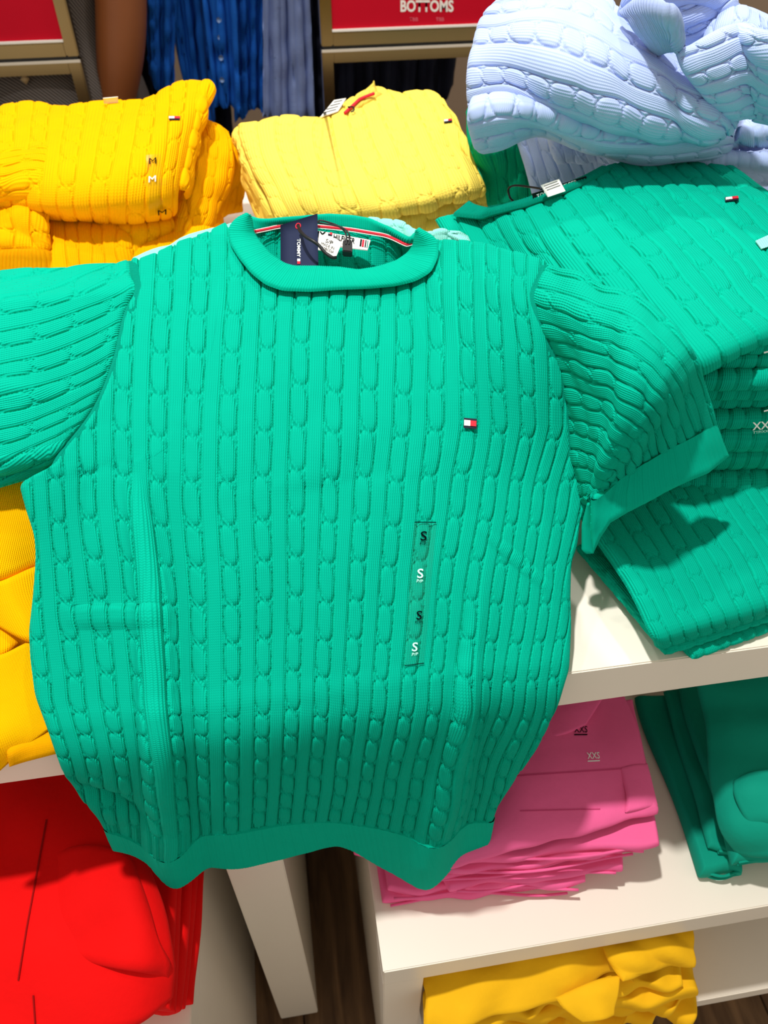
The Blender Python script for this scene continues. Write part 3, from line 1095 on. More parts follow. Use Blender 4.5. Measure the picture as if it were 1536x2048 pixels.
print_rect('sticker_line', [(809, 1331), (848, 1326), (848, 1327.5), (809, 1332.5)], bv, INK, st, 0.0013, (3, 16))

# ================================================================== MINT SWEATER UNDER THE GREEN ONE
mint = sheet('sweater', [
    [(262, 532, 1.095), (300, 512, 1.102), (345, 500, 1.106), (380, 480, 1.108), (455, 457, 1.112), (520, 442, 1.114), (640, 440, 1.116), (748, 441, 1.118), (800, 449, 1.120), (845, 470, 1.120), (895, 464, 1.122), (945, 496, 1.120)],
    [(255, 540, 1.065), (300, 530, 1.060), (345, 520, 1.062), (380, 508, 1.064), (455, 480, 1.095), (520, 470, 1.100), (640, 470, 1.100), (748, 475, 1.105), (800, 480, 1.110), (845, 490, 1.110), (895, 490, 1.110), (945, 510, 1.095)],
    [(250, 700, 1.005), (300, 700, 1.005), (345, 695, 1.005), (380, 690, 1.005), (455, 680, 1.005), (520, 680, 1.005), (640, 680, 1.005), (748, 680, 1.005), (800, 680, 1.015), (845, 680, 1.015), (895, 680, 1.015), (945, 680, 1.015)]],
    MINT, None, n=(160, 300), nu=13, nv=6, amp=0.003, T=0.012, wr=(0.002, 0.06), seed=21)
tag(mint, 'pale mint sweater peeking out from under the bright green one', 'sweater')

# ================================================================== RIGHT GREEN SWEATER ON ITS STACK
rs = empty('sweater', atz(1300, 600, 1.15), 'bright green cable sweater spread on top of the tall green stack', 'sweater')
rows = []
for tt_, l_, r_, zl, zr_ in ((0.0, None, None, 0, 0),):
    pass
rows = [
    [(870, 440, 1.108), (955, 418, 1.122), (1050, 402, 1.140), (1130, 372, 1.152), (1215, 336, 1.158), (1320, 312, 1.158), (1432, 311, 1.158)],
    [(930, 545, 1.090), (1015, 520, 1.108), (1105, 490, 1.140), (1195, 455, 1.154), (1290, 415, 1.160), (1400, 385, 1.160), (1515, 372, 1.160)],
    [(1000, 650, 1.075), (1085, 625, 1.100), (1180, 590, 1.138), (1278, 555, 1.156), (1380, 510, 1.162), (1490, 470, 1.161), (1610, 445, 1.161)],
    [(1075, 760, 1.060), (1160, 725, 1.092), (1255, 690, 1.136), (1355, 650, 1.157), (1460, 608, 1.162), (1575, 560, 1.160), (1700, 525, 1.160)],
    [(1130, 830, 1.050), (1215, 792, 1.088), (1305, 755, 1.132), (1405, 712, 1.153), (1512, 664, 1.157), (1630, 612, 1.158), (1760, 575, 1.158)],
    [(1145, 850, 1.035), (1230, 815, 1.073), (1318, 778, 1.118), (1415, 736, 1.139), (1522, 688, 1.144), (1640, 634, 1.146), (1770, 595, 1.146)]]
sheet('front_panel', rows, GREEN, rs, n=(380, 380), nu=8.8, nv=9.0, amp=0.0042, T=0.010, edge=0.010, wr=(0.0018, 0.09), seed=31, key='rs_front')
OUT = [(868, 436), (915, 434), (975, 430), (1050, 412), (1120, 388), (1185, 362), (1225, 338)]
INN = [(940, 404), (952, 412), (985, 420), (1050, 401), (1115, 377), (1165, 356), (1202, 336)]
k = 420
O_ = smooth1(poly([(905, 432), (960, 437)] + OUT[2:], None, k), 21)
I_ = smooth1(poly(INN, None, k), 21)
tt = np.linspace(0, 1, 20)[:, None]
g = (1 - tt)[..., None] * I_[None] + tt[..., None] * O_[None]
zz = np.interp(g[..., 0], [870, 955, 1050, 1130, 1215, 1320], [1.108, 1.122, 1.140, 1.152, 1.158, 1.160]) + 0.006
s1 = np.linspace(0, 1, k)[None, :]
cloth('collar', atz(g[..., 0], g[..., 1], zz), GREEN, rs, U=s1 * 62 + 0 * tt, V=tt * 3 + 0 * s1, pat='rib', amp=0.0014, T=0.008, edge=0.005, seed=32, fade=0.002)
flag([(1449, 397), (1475, 394), (1477, 402), (1450, 405)], 'rs_front', rs, 0.0014)
card('neck_label', [(1064, 388, 1.157), (1172, 352, 1.167), (1178, 366, 1.160), (1070, 405, 1.148)], BLACK, rs, 0.001, label='black woven neck label with pale lettering')
nl = rs.children[-1]
bv = bvh_of('neck_label')
print_text('lettering', 'TOMMY HILFIGER', [(1072, 389), (1152, 359), (1155, 367), (1075, 398)], bv, WHITE_INK, nl, 0.0006)
card('care_label', [(1082, 370, 1.168), (1118, 358, 1.170), (1131, 382, 1.162), (1096, 394, 1.160)], LABEL, rs, 0.0006, label='small white care label')
cl = rs.children[-1]
bv = bvh_of('care_label')
for k_ in range(3):
    print_rect('text_line', [(1087 + 3 * k_, 372 + 4 * k_), (1114 + 3 * k_, 362 + 4 * k_), (1114.5 + 3 * k_, 363.5 + 4 * k_), (1087.5 + 3 * k_, 373.5 + 4 * k_)], bv, plain('grey_ink_%d' % k_, (120, 122, 120), 0.7), cl, 0.0005, (3, 8))
tube('tag_cord', atz([1084, 1060, 1030, 1017, 1020, 1030], [378, 374, 371, 378, 395, 405], [1.156, 1.152, 1.148, 1.142, 1.134, 1.128]), 0.0011, BLACK, rs, 8)
q = [(1514, 480), (1536, 470), (1560, 466), (1562, 500), (1536, 500), (1514, 484)]
print_rect('size_sticker', [(1510, 484), (1575, 455), (1585, 480), (1522, 500)], bvh_of('rs_front'), MINT, rs, 0.0012, (5, 5), 'pale sticker at the frame edge')

# the stack below: one folded sweater per layer, topmost first
ys = 0.478
edges = [704, 733, 754, 788, 816, 842, 869, 914, 960, 1006]
names = ['topmost folded layer', 'second folded layer from the top', 'third folded layer from the top', 'fourth folded layer from the top', 'fifth layer from the top, above the size print',
         'sixth folded layer, white size print on it', 'seventh folded layer, just below the size print', 'eighth folded layer, thick and rounded', 'lowest folded layer, drooping over the wide folded sweater']
zb = [float(aty(1500, e, ys)[2]) for e in edges]
stack_layers = []
for i in range(9):
    z0, z1 = zb[i + 1], zb[i]
    dx = 0.012 * math.sin(i * 2.1)
    dy = 0.006 * math.sin(i * 1.7 + 1) - (0.010 if i == 8 else 0)
    o = slab('folded_sweater', [(0.44 + dx, 0.74), (0.66 + dx, 0.76), (0.66 + dx, ys - 0.022 + dy), (0.335 + dx, ys + 0.012 + dy)], z0, z1 - z0 + 0.0015, GREEN, None, r=(z1 - z0) * 0.55, n=(150, 200), pat='cable', nu=11.5, nv=9.5,
             amp=0.0055, wr=(0.0014, 0.12), seed=60 + i)
    tag(o, 'bright green sweater in the tall stack: ' + names[i], 'sweater', 'folded green sweaters in the tall stack')
    stack_layers.append(o)
BASE_L5 = None


def face_quad(py0, py1, px0, px1, y):
    return [(px0, py0), (px1, py0 - 5), (px1, py1 - 5), (px0, py1)]


def print_front(name, body, px0, px1, py0, py1, slope, y, mat, parent, bold=0.0):
    v, f = text_shape(body, bold)
    x = px0 + v[:, 0] * (px1 - px0)
    yy = py1 + (py0 - py1) * v[:, 1] + slope * (x - px0)
    o = link(name, mesh_np(name, aty(x, yy, y), None, f, None, False), mat, parent)
    return o


print_front('size_print', 'XXS', 1505, 1549, 845, 861, -0.10, 0.4405, WHITE_INK, stack_layers[5], 0.012)
print_front('size_print', 'TTP/XXCH', 1506, 1549, 863, 868, -0.12, 0.4405, PALE_INK, stack_layers[5])
for i_, yy in ((0, 704), (4, 821)):
    o = print_front('sticker_line', '_', 1528, 1560, yy, yy + 3, -0.25, 0.4405, WHITE_INK, stack_layers[i_])

# wide folded sweater at the front of the stack and two beneath it
rows = [
    [(1150, 1020, .990), (1290, 985, .992), (1420, 972, .992), (1560, 962, .990), (1720, 955, .990)],
    [(1208, 1110, .988), (1340, 1070, .990), (1470, 1045, .990), (1600, 1025, .988), (1770, 1005, .986)],
    [(1262, 1190, .985), (1390, 1150, .986), (1515, 1115, .985), (1645, 1085, .983), (1815, 1055, .981)],
    [(1297, 1262, .979), (1425, 1222, .980), (1548, 1185, .979), (1680, 1148, .977), (1860, 1108, .975)],
    [(1306, 1282, .968), (1435, 1241, .970), (1556, 1203, .970), (1690, 1163, .968), (1868, 1122, .966)],
    [(1308, 1290, .958), (1437, 1248, .958), (1558, 1209, .958), (1692, 1168, .957), (1868, 1126, .956)]]
o = sheet('folded_sweater', rows, GREEN, None, n=(300, 300), nu=10.5, nv=6.0, amp=0.0034, T=0.014, edge=0.010, wr=(0.0014, 0.10), seed=71, key='wide_fold', v0=0.3)
tag(o, 'wide folded green sweater lying flat on the white table in front of the tall stack', 'sweater', 'green sweaters folded flat on the table')
for i_, (c, z0, T, lb) in enumerate((
        ([(1150, 1085), (1700, 1000), (1850, 1140), (1332, 1300)], 0.9495, 0.012, 'thin green folded sweater directly beneath the wide one'),
        ([(1170, 1100), (1700, 1010), (1850, 1150), (1384, 1312)], 0.9405, 0.010, 'lowest green folded sweater, its rolled corner resting on the white table edge'))):
    W_ = [atz(x, y, z0 + T) for x, y in c]
    o = slab('folded_sweater', [(w[0], w[1]) for w in W_], z0, T, GREEN, None, r=0.007, n=(150, 220), pat='cable', nu=9.5, nv=7, amp=0.0022, wr=(0.001, 0.10), seed=75 + i_)
    tag(o, lb, 'sweater', 'green sweaters folded flat on the table')

# dark green sweaters behind, under the pale blue ones
rows = [
    [(930, 225, 1.16), (950, 195, 1.17), (1000, 190, 1.17), (1060, 190, 1.17), (1120, 190, 1.17)],
    [(945, 290, 1.13), (975, 280, 1.145), (1020, 270, 1.15), (1070, 262, 1.15), (1130, 262, 1.15)],
    [(968, 350, 1.09), (995, 345, 1.10), (1030, 340, 1.105), (1080, 335, 1.11), (1140, 330, 1.11)],
    [(978, 412, 1.05), (1005, 415, 1.055), (1040, 410, 1.06), (1090, 405, 1.07), (1150, 400, 1.07)]]
o = sheet('folded_sweater', rows, DEEP_GREEN, None, n=(140, 120), nu=4.5, nv=4, amp=0.003, T=0.02, edge=0.012, wr=(0.003, 0.06), seed=81)
tag(o, 'deep green sweater squeezed under the pale blue pile beside the pale yellow one', 'sweater')
o = slab('folded_sweater', [(0.34, 1.24), (0.66, 1.22), (0.64, 1.03), (0.315, 1.05)], 0.941, 0.10, DEEP_GREEN, None, r=0.03, n=(90, 110), pat='cable', nu=8, nv=5, wr=(0.004, 0.1), seed=82)
tag(o, 'deep green folded sweater at the bottom of the pale blue pile', 'sweater')

# ================================================================== PALE BLUE PILE
for i_, (rows, lb, gp) in enumerate((
        ([[(1028, 262, 1.160), (1110, 250, 1.165), (1230, 262, 1.17), (1400, 300, 1.17), (1600, 330, 1.17)],
          [(1033, 275, 1.148), (1115, 285, 1.155), (1235, 292, 1.16), (1420, 318, 1.165), (1640, 330, 1.165)],
          [(1052, 345, 1.118), (1130, 345, 1.122), (1240, 330, 1.130), (1440, 345, 1.135), (1660, 350, 1.135)],
          [(1066, 397, 1.090), (1140, 385, 1.095), (1250, 365, 1.11), (1450, 362, 1.12), (1680, 372, 1.12)]],
         'lower pale blue folded sweater, just above the neck labels of the green one', None),
        ([[(1080, 232, 1.190), (1150, 225, 1.192), (1260, 240, 1.19), (1420, 240, 1.20), (1620, 245, 1.20)],
          [(1088, 250, 1.182), (1160, 262, 1.185), (1270, 285, 1.185), (1440, 268, 1.195), (1640, 262, 1.195)],
          [(1100, 300, 1.166), (1175, 300, 1.168), (1290, 305, 1.170), (1462, 283, 1.182), (1650, 275, 1.182)],
          [(1112, 325, 1.152), (1185, 318, 1.155), (1300, 312, 1.160), (1470, 292, 1.172), (1655, 285, 1.172)]],
         'upper pale blue folded sweater directly under the crumpled one', None))):
    o = sheet('folded_sweater', rows, BLUE, None, n=(130, 300), nu=12, nv=2.5, amp=0.0026, T=0.016, edge=0.012, wr=(0.002, 0.05), seed=91 + i_)
    tag(o, lb, 'sweater', 'pale blue folded sweaters')

o = slab('folded_sweater', [(0.50, 1.22), (0.80, 1.20), (0.76, 0.94), (0.47, 0.96)], 0.941, 0.20, BLUE, None, r=0.03, n=(70, 90), pat='cable', nu=9, nv=6, wr=(0.003, 0.1), seed=93)
tag(o, 'pale blue folded sweater deep in the pile under the crumpled one', 'sweater')
bs = empty('sweater', atz(1250, 200, 1.22), 'crumpled pale blue cable sweater heaped on top of the pale blue pile', 'sweater')
rows = [   # along = columns run left to right
    [(1000, 8, 1.300), (1085, -25, 1.310), (1190, -20, 1.310), (1245, 52, 1.292), (1335, 118, 1.270), (1425, 190, 1.245), (1470, 228, 1.226)],
    [(958, 50, 1.284), (1050, 45, 1.296), (1150, 58, 1.294), (1250, 112, 1.280), (1345, 168, 1.258), (1432, 226, 1.232), (1468, 248, 1.215)],
    [(942, 115, 1.262), (1035, 108, 1.276), (1135, 132, 1.274), (1240, 175, 1.258), (1340, 216, 1.240), (1425, 252, 1.222), (1452, 262, 1.206)],
    [(937, 180, 1.238), (1025, 168, 1.252), (1122, 196, 1.246), (1225, 230, 1.234), (1320, 255, 1.220), (1405, 268, 1.207), (1435, 272, 1.195)],
    [(938, 215, 1.222), (1015, 205, 1.236), (1108, 226, 1.222), (1205, 255, 1.206), (1300, 268, 1.198), (1380, 272, 1.193), (1410, 276, 1.186)]]
sheet('body', rows, BLUE, bs, n=(300, 300), nu=4.6, nv=13, along='s', amp=0.0050, T=0.02, edge=0.014, wr=(0.003, 0.07), seed=95)
rows = [
    [(940, 205, 1.236), (1010, 198, 1.240), (1090, 214, 1.232), (1180, 246, 1.214), (1270, 262, 1.204), (1360, 262, 1.202), (1430, 256, 1.204), (1462, 262, 1.198)],
    [(934, 235, 1.228), (1005, 222, 1.236), (1085, 230, 1.230), (1170, 262, 1.212), (1260, 278, 1.202), (1360, 276, 1.199), (1435, 266, 1.200), (1468, 268, 1.195)],
    [(938, 265, 1.208), (1000, 252, 1.220), (1080, 240, 1.218), (1150, 272, 1.202), (1240, 294, 1.192), (1350, 294, 1.190), (1432, 282, 1.192), (1466, 278, 1.188)],
    [(948, 286, 1.190), (998, 276, 1.204), (1072, 250, 1.208), (1135, 272, 1.194), (1228, 302, 1.180), (1340, 308, 1.178), (1425, 300, 1.180), (1460, 290, 1.180)],
    [(962, 296, 1.178), (1004, 286, 1.190), (1070, 258, 1.196), (1130, 270, 1.186), (1225, 303, 1.172), (1335, 312, 1.168), (1420, 308, 1.170), (1452, 298, 1.172)]]
sheet('rolled_hem', rows, BLUE, bs, n=(160, 300), nu=2.1, nv=13, along='s', amp=0.0046, T=0.016, edge=0.012, wr=(0.002, 0.05), seed=96)
rows = [   # right hand piece of the heap
    [(1352, 108, 1.285), (1410, 72, 1.302), (1475, 45, 1.312), (1540, 62, 1.312), (1620, 80, 1.31)],
    [(1362, 138, 1.276), (1425, 112, 1.288), (1490, 92, 1.296), (1555, 110, 1.296), (1630, 130, 1.29)],
    [(1385, 170, 1.262), (1440, 155, 1.270), (1500, 142, 1.276), (1550, 160, 1.27), (1630, 190, 1.265)],
    [(1412, 200, 1.246), (1455, 194, 1.250), (1502, 186, 1.252), (1535, 200, 1.246), (1610, 235, 1.24)],
    [(1440, 236, 1.222), (1470, 232, 1.226), (1500, 226, 1.228), (1520, 234, 1.224), (1580, 262, 1.218)]]
sheet('sleeve', rows, BLUE, bs, n=(200, 200), nu=4.0, nv=7, along='s', amp=0.0045, T=0.02, edge=0.014, wr=(0.003, 0.06), seed=97)
rows = [
    [(1238, 30, 1.300), (1262, -20, 1.325), (1330, -30, 1.335), (1400, -30, 1.335), (1470, -25, 1.33)],
    [(1262, 62, 1.290), (1300, 22, 1.312), (1360, 10, 1.318), (1420, 5, 1.318), (1478, 10, 1.318)],
    [(1300, 90, 1.280), (1335, 58, 1.296), (1385, 48, 1.302), (1440, 32, 1.306), (1482, 30, 1.31)],
    [(1345, 118, 1.268), (1360, 100, 1.278), (1400, 80, 1.288), (1448, 62, 1.296), (1478, 45, 1.30)]]
sheet('sleeve', rows, BLUE, bs, n=(160, 200), nu=3.0, nv=7, along='s', amp=0.0038, T=0.016, edge=0.010, wr=(0.003, 0.05), seed=98)
rows = [
    [(1245, 20, 1.312), (1290, -6, 1.330), (1330, 4, 1.332), (1342, 34, 1.318)],
    [(1262, 46, 1.306), (1300, 22, 1.322), (1336, 26, 1.324), (1350, 52, 1.310)],
    [(1290, 78, 1.294), (1318, 62, 1.306), (1345, 62, 1.308), (1358, 82, 1.298)],
    [(1322, 108, 1.280), (1342, 98, 1.288), (1358, 98, 1.290), (1366, 112, 1.284)]]
sheet('collar', rows, BLUE, bs, n=(90, 120), nu=26, nv=3, pat='rib', amp=0.0014, T=0.014, edge=0.010, wr=(0.002, 0.04), seed=99)
rows = [
    [(1418, 52, 1.296), (1462, 22, 1.312), (1510, 18, 1.318), (1560, 40, 1.318)],
    [(1410, 84, 1.288), (1452, 58, 1.302), (1505, 58, 1.306), (1560, 80, 1.306)],
    [(1400, 116, 1.276), (1440, 98, 1.286), (1490, 92, 1.290), (1550, 112, 1.290)]]
sheet('folded_back', rows, BLUE, bs, n=(100, 140), nu=3, nv=2, amp=0.003, T=0.016, edge=0.01, wr=(0.002, 0.05), seed=100)
o = slab('folded_sweater', [(0.86, 1.42), (1.10, 1.42), (1.08, 1.22), (0.85, 1.22)], 0.941, 0.19, cotton('scarlet_cotton', (235, 20, 30)), None, r=0.03, n=(40, 40), wr=(0.003, 0.1), seed=101)
tag(o, 'scarlet folded garment, a sliver of red showing at the right of the pale blue heap', 'sweater')

# ================================================================== PALE YELLOW
py_ = empty('sweater', atz(720, 330, 1.02), 'pale yellow cable sweater folded behind the neck of the front green one', 'sweater')
rows = [
    [(476, 250, 1.100), (555, 238, 1.112), (635, 238, 1.120), (672, 228, 1.124), (705, 200, 1.128), (750, 176, 1.132), (800, 188, 1.134), (860, 187, 1.134), (895, 215, 1.132)],
    [(480, 280, 1.100), (545, 265, 1.112), (620, 262, 1.120), (675, 248, 1.124), (720, 228, 1.128), (770, 212, 1.132), (825, 215, 1.134), (880, 222, 1.133), (918, 252, 1.128)],
    [(500, 330, 1.090), (555, 318, 1.104), (625, 310, 1.112), (685, 300, 1.116), (738, 285, 1.120), (795, 272, 1.124), (852, 270, 1.126), (905, 278, 1.124), (942, 305, 1.116)],
    [(530, 390, 1.076), (585, 382, 1.088), (650, 374, 1.098), (710, 365, 1.104), (765, 352, 1.108), (825, 340, 1.112), (880, 332, 1.112), (930, 335, 1.108), (962, 350, 1.100)],
    [(552, 440, 1.056), (610, 432, 1.066), (672, 424, 1.078), (735, 418, 1.086), (790, 410, 1.090), (848, 398, 1.094), (900, 386, 1.094), (945, 376, 1.090), (969, 376, 1.084)],
    [(555, 460, 1.036), (615, 455, 1.044), (680, 448, 1.056), (742, 440, 1.064), (798, 430, 1.070), (855, 418, 1.074), (905, 404, 1.075), (945, 390, 1.074), (966, 386, 1.072)]]
sheet('body', rows, PALE, py_, n=(300, 380), nu=6.4, nv=10, amp=0.0040, T=0.012, edge=0.012, wr=(0.003, 0.09), seed=111, key='pale_body', under=True)
rows = [
    [(474, 252, 1.098), (480, 282, 1.094), (500, 332, 1.084), (528, 388, 1.070), (548, 435, 1.050)],
    [(476, 262, 1.088), (484, 300, 1.075), (498, 350, 1.062), (520, 400, 1.045), (540, 445, 1.030)],
    [(482, 272, 1.070), (490, 330, 1.045), (495, 375, 1.030), (510, 420, 1.01), (530, 450, 1.005)]]
sheet('side_fold', rows, PALE, py_, n=(60, 180), nu=2, nv=6, along='s', amp=0.003, T=0.012, edge=0.008, wr=(0.003, 0.05), seed=112)
rows = [
    [(678, 226, 1.130), (712, 198, 1.136), (742, 170, 1.143), (749, 162, 1.146)],
    [(690, 228, 1.128), (722, 206, 1.134), (747, 184, 1.138), (752, 180, 1.140)],
    [(672, 242, 1.128), (712, 222, 1.132), (752, 200, 1.135), (768, 192, 1.136)]]
sheet('collar', rows, PALE, py_, n=(40, 120), nu=1, nv=30, along='t', pat='flat', amp=0.001, T=0.008, edge=0.006, wr=(0.001, 0.03), seed=113)
q = poly([(690, 226), (720, 198), (735, 192), (748, 187)], None, 12)
tube('red_neck_tape', atz(q[:, 0], q[:, 1], np.linspace(1.136, 1.144, 12)), 0.0022, TAPE_RED, py_, 8, 2)
card('neck_label', [(668, 200, 1.140), (692, 196, 1.144), (676, 222, 1.136), (640, 234, 1.132)], LABEL, py_, 0.001, label='white neck label standing up from the collar')
nl = py_.children[-1]
bv = bvh_of('neck_label')
for k_ in range(4):
    print_rect('text_line', [(668 - 7 * k_, 204 + 7 * k_), (685 - 4 * k_, 200 + 6 * k_), (684 - 4 * k_, 202 + 6 * k_), (667 - 7 * k_, 206 + 7 * k_)], bv, MATS['grey_ink_0'], nl, 0.0006, (3, 6))
tube('tag_cord', atz([696, 706, 708, 702], [214, 214, 220, 224], [1.14, 1.142, 1.14, 1.138]), 0.001, BLACK, py_, 6)
flag([(887, 241), (903, 239), (904, 245), (888, 247)], 'pale_body', py_, 0.0014)
rows = [
    [(560, 455, 1.030), (680, 445, 1.046), (790, 425, 1.060), (870, 402, 1.066), (945, 384, 1.066), (978, 376, 1.062)],
    [(560, 480, 1.010), (680, 470, 1.026), (790, 452, 1.040), (870, 430, 1.048), (945, 402, 1.052), (984, 392, 1.048)],
    [(560, 500, .990), (680, 490, 1.006), (790, 476, 1.020), (870, 462, 1.028), (945, 432, 1.030), (986, 416, 1.026)]]
o = sheet('folded_sweater', rows, PALE, None, n=(80, 260), nu=8, nv=2, amp=0.003, T=0.02, edge=0.014, wr=(0.002, 0.07), seed=115)
tag(o, 'second pale yellow sweater folded under the first, its front fold showing', 'sweater')
o = slab('folded_sweater', [(-0.02, 1.28), (0.28, 1.24), (0.26, 1.02), (-0.005, 1.06)], 0.941, 0.08, PALE, None, r=0.03, n=(80, 110), pat='cable', nu=7, nv=5, wr=(0.003, 0.1), seed=116)
tag(o, 'lowest pale yellow sweater of the pile, mostly hidden behind the mint one', 'sweater')

# ================================================================== GOLDEN YELLOW PILE
ye = empty('sweater', atz(200, 330, 1.0), 'golden yellow cable sweater on top of the left pile with clear size stickers', 'sweater')
rows = [
    [(-70, 232, 1.115), (0, 216, 1.12), (62, 207, 1.124), (140, 213, 1.124), (222, 205, 1.128), (290, 199, 1.132), (330, 180, 1.140), (372, 167, 1.146), (412, 166, 1.148)],
    [(-70, 290, 1.112), (-5, 282, 1.118), (55, 276, 1.122), (130, 276, 1.122), (210, 268, 1.126), (280, 258, 1.130), (325, 240, 1.134), (366, 218, 1.138), (398, 206, 1.138)],
    [(-70, 350, 1.100), (-10, 346, 1.105), (48, 342, 1.108), (122, 342, 1.112), (198, 335, 1.114), (268, 330, 1.115), (315, 318, 1.116), (352, 302, 1.114), (375, 292, 1.108)],
    [(-70, 405, 1.075), (-10, 402, 1.078), (48, 402, 1.080), (118, 406, 1.084), (188, 402, 1.086), (258, 398, 1.087), (306, 390, 1.087), (338, 380, 1.084), (354, 374, 1.078)],
    [(-70, 428, 1.050), (-10, 425, 1.054), (50, 425, 1.056), (124, 428, 1.058), (190, 432, 1.056), (258, 436, 1.054), (305, 430, 1.054), (338, 420, 1.055), (352, 412, 1.054)],
    [(-70, 435, 1.035), (-10, 432, 1.038), (50, 432, 1.040), (128, 434, 1.042), (194, 440, 1.040), (260, 443, 1.038), (305, 437, 1.038), (336, 428, 1.040), (350, 418, 1.042)]]
sheet('body', rows, YELLOW, ye, n=(320, 360), nu=7.0, nv=7, amp=0.0038, T=0.010, edge=0.010, wr=(0.0025, 0.09), seed=121, key='yellow_body')
rows = [
    [(395, 172, 1.146), (418, 162, 1.152), (427, 176, 1.146), (412, 196, 1.134)],
    [(388, 205, 1.136), (404, 206, 1.138), (408, 218, 1.130), (400, 232, 1.120)],
    [(366, 290, 1.106), (380, 290, 1.108), (388, 300, 1.098), (386, 330, 1.085)],
    [(350, 380, 1.074), (362, 380, 1.076), (370, 385, 1.068), (372, 400, 1.05)]]
sheet('sleeve_fold', rows, YELLOW, ye, n=(140, 70), nu=1.2, nv=6, amp=0.003, T=0.012, edge=0.008, wr=(0.002, 0.05), seed=122)
flag([(338, 234), (360, 234), (359, 241), (338, 241)], 'yellow_body', ye, 0.0014)
bv = bvh_of('yellow_body')
st = print_rect('size_sticker', [(292, 311), (321, 308), (326, 425), (298, 432)], bv, FILM, ye, 0.0009, (14, 6), 'clear size strip with letter prints', 0.0003)
print_text('size_print', 'M', [(298, 318), (312, 316), (312, 329), (298, 330)], bv, INK, st, 0.0016)
print_text('size_print', 'M', [(297, 354), (311, 352), (311, 364), (297, 366)], bv, WHITE_INK, st, 0.0016)
print_text('size_print', 'M', [(314, 418), (331, 416), (331, 426), (315, 428)], bv, INK, st, 0.0022)
print_rect('loose_film', [(287, 364), (330, 358), (332, 372), (288, 374)], bv, FILM, st, 0.004, (5, 8))
card('neck_label', [(206, 197, 1.142), (236, 194, 1.143), (236, 206, 1.134), (208, 207, 1.134)], LABEL, ye, 0.001, label='white label tip above the fold')

rows = [
    [(392, 205, 1.115), (402, 215, 1.112), (404, 240, 1.105), (430, 252, 1.095), (456, 275, 1.080)],
    [(380, 270, 1.095), (396, 268, 1.092), (420, 275, 1.088), (448, 288, 1.080), (468, 310, 1.068)],
    [(368, 340, 1.068), (386, 338, 1.066), (415, 338, 1.062), (442, 342, 1.056), (462, 345, 1.046)],
    [(352, 410, 1.038), (372, 408, 1.036), (398, 406, 1.033), (424, 402, 1.028), (440, 398, 1.020)],
    [(340, 480, 1.012), (358, 478, 1.010), (380, 472, 1.007), (404, 462, 1.004), (420, 452, .998)]]
sy = sheet('folded_sweater', rows, YELLOW, None, n=(220, 140), nu=2.6, nv=7, amp=0.003, T=0.02, edge=0.014, wr=(0.002, 0.06), seed=123, key='second_yellow')
tag(sy, 'golden yellow sweater leaning on the right of the left pile, small flag on its edge', 'sweater')
flag([(380, 353), (390, 353), (390, 359), (380, 359)], 'second_yellow', sy, 0.0014)
rows = [
    [(440, 285, 1.062), (458, 278, 1.060), (470, 300, 1.050), (478, 318, 1.040)],
    [(444, 340, 1.040), (462, 332, 1.038), (476, 335, 1.030), (488, 345, 1.02)],
    [(424, 400, 1.010), (448, 385, 1.012), (470, 380, 1.006), (484, 385, .998)],
    [(400, 455, .985), (425, 440, .985), (455, 430, .982), (480, 425, .975)]]
o = sheet('folded_sweater', rows, YELLOW, None, n=(140, 90), nu=2.2, nv=5, amp=0.003, T=0.024, edge=0.014, wr=(0.004, 0.05), seed=124)
tag(o, 'golden yellow sweater crumpled at the far right of the left pile', 'sweater')
o = slab('folded_sweater', [(-0.40, 1.30), (-0.06, 1.28), (-0.075, 1.00), (-0.36, 1.00)], 0.941, 0.075, YELLOW, None, r=0.03, n=(80, 110), pat='cable', nu=7, nv=5, wr=(0.004, 0.1), seed=125)
tag(o, 'bottom golden yellow sweater of the left pile, largely hidden', 'sweater')

# lower folds in front of the golden pile
rows = [
    [(78, 452, 1.030), (110, 436, 1.036), (165, 428, 1.036), (225, 438, 1.034), (270, 446, 1.032), (318, 440, 1.030), (338, 436, 1.026)],
    [(80, 470, 1.026), (115, 452, 1.032), (165, 446, 1.033), (222, 456, 1.031), (268, 466, 1.029), (315, 460, 1.026), (340, 452, 1.020)],
    [(90, 510, 1.010), (120, 505, 1.016), (168, 502, 1.016), (222, 505, 1.014), (258, 506, 1.010), (300, 486, 1.008), (336, 470, 1.004)],
    [(95, 570, .985), (125, 570, .990), (170, 568, .990), (225, 562, .988), (262, 550, .985), (300, 515, .985), (330, 490, .98)]]
o = sheet('folded_sweater', rows, YELLOW, None, n=(150, 240), nu=5.5, nv=3.5, amp=0.0036, T=0.024, edge=0.016, wr=(0.003, 0.06), seed=126)
tag(o, 'golden yellow sweater folded under the stickered one, behind the green shoulder', 'sweater')
lf = empty('sweater', atz(30, 430, 1.0), 'golden yellow sweater bunched at the left edge with a ribbed sleeve end', 'sweater')
rows = [
    [(-60, 325, 1.112), (0, 312, 1.116), (48, 298, 1.118), (88, 302, 1.116), (98, 325, 1.104)],
    [(-60, 358, 1.106), (0, 345, 1.110), (50, 332, 1.112), (95, 338, 1.108), (106, 358, 1.096)],
    [(-60, 388, 1.092), (0, 378, 1.096), (55, 370, 1.098), (102, 372, 1.094), (114, 385, 1.086)],
    [(-60, 402, 1.074), (0, 398, 1.078), (50, 395, 1.080), (98, 396, 1.078), (110, 400, 1.072)]]
sheet('body', rows, YELLOW, lf, n=(130, 160), nu=3.2, nv=3, along='s', amp=0.004, T=0.018, edge=0.014, wr=(0.004, 0.06), seed=127)
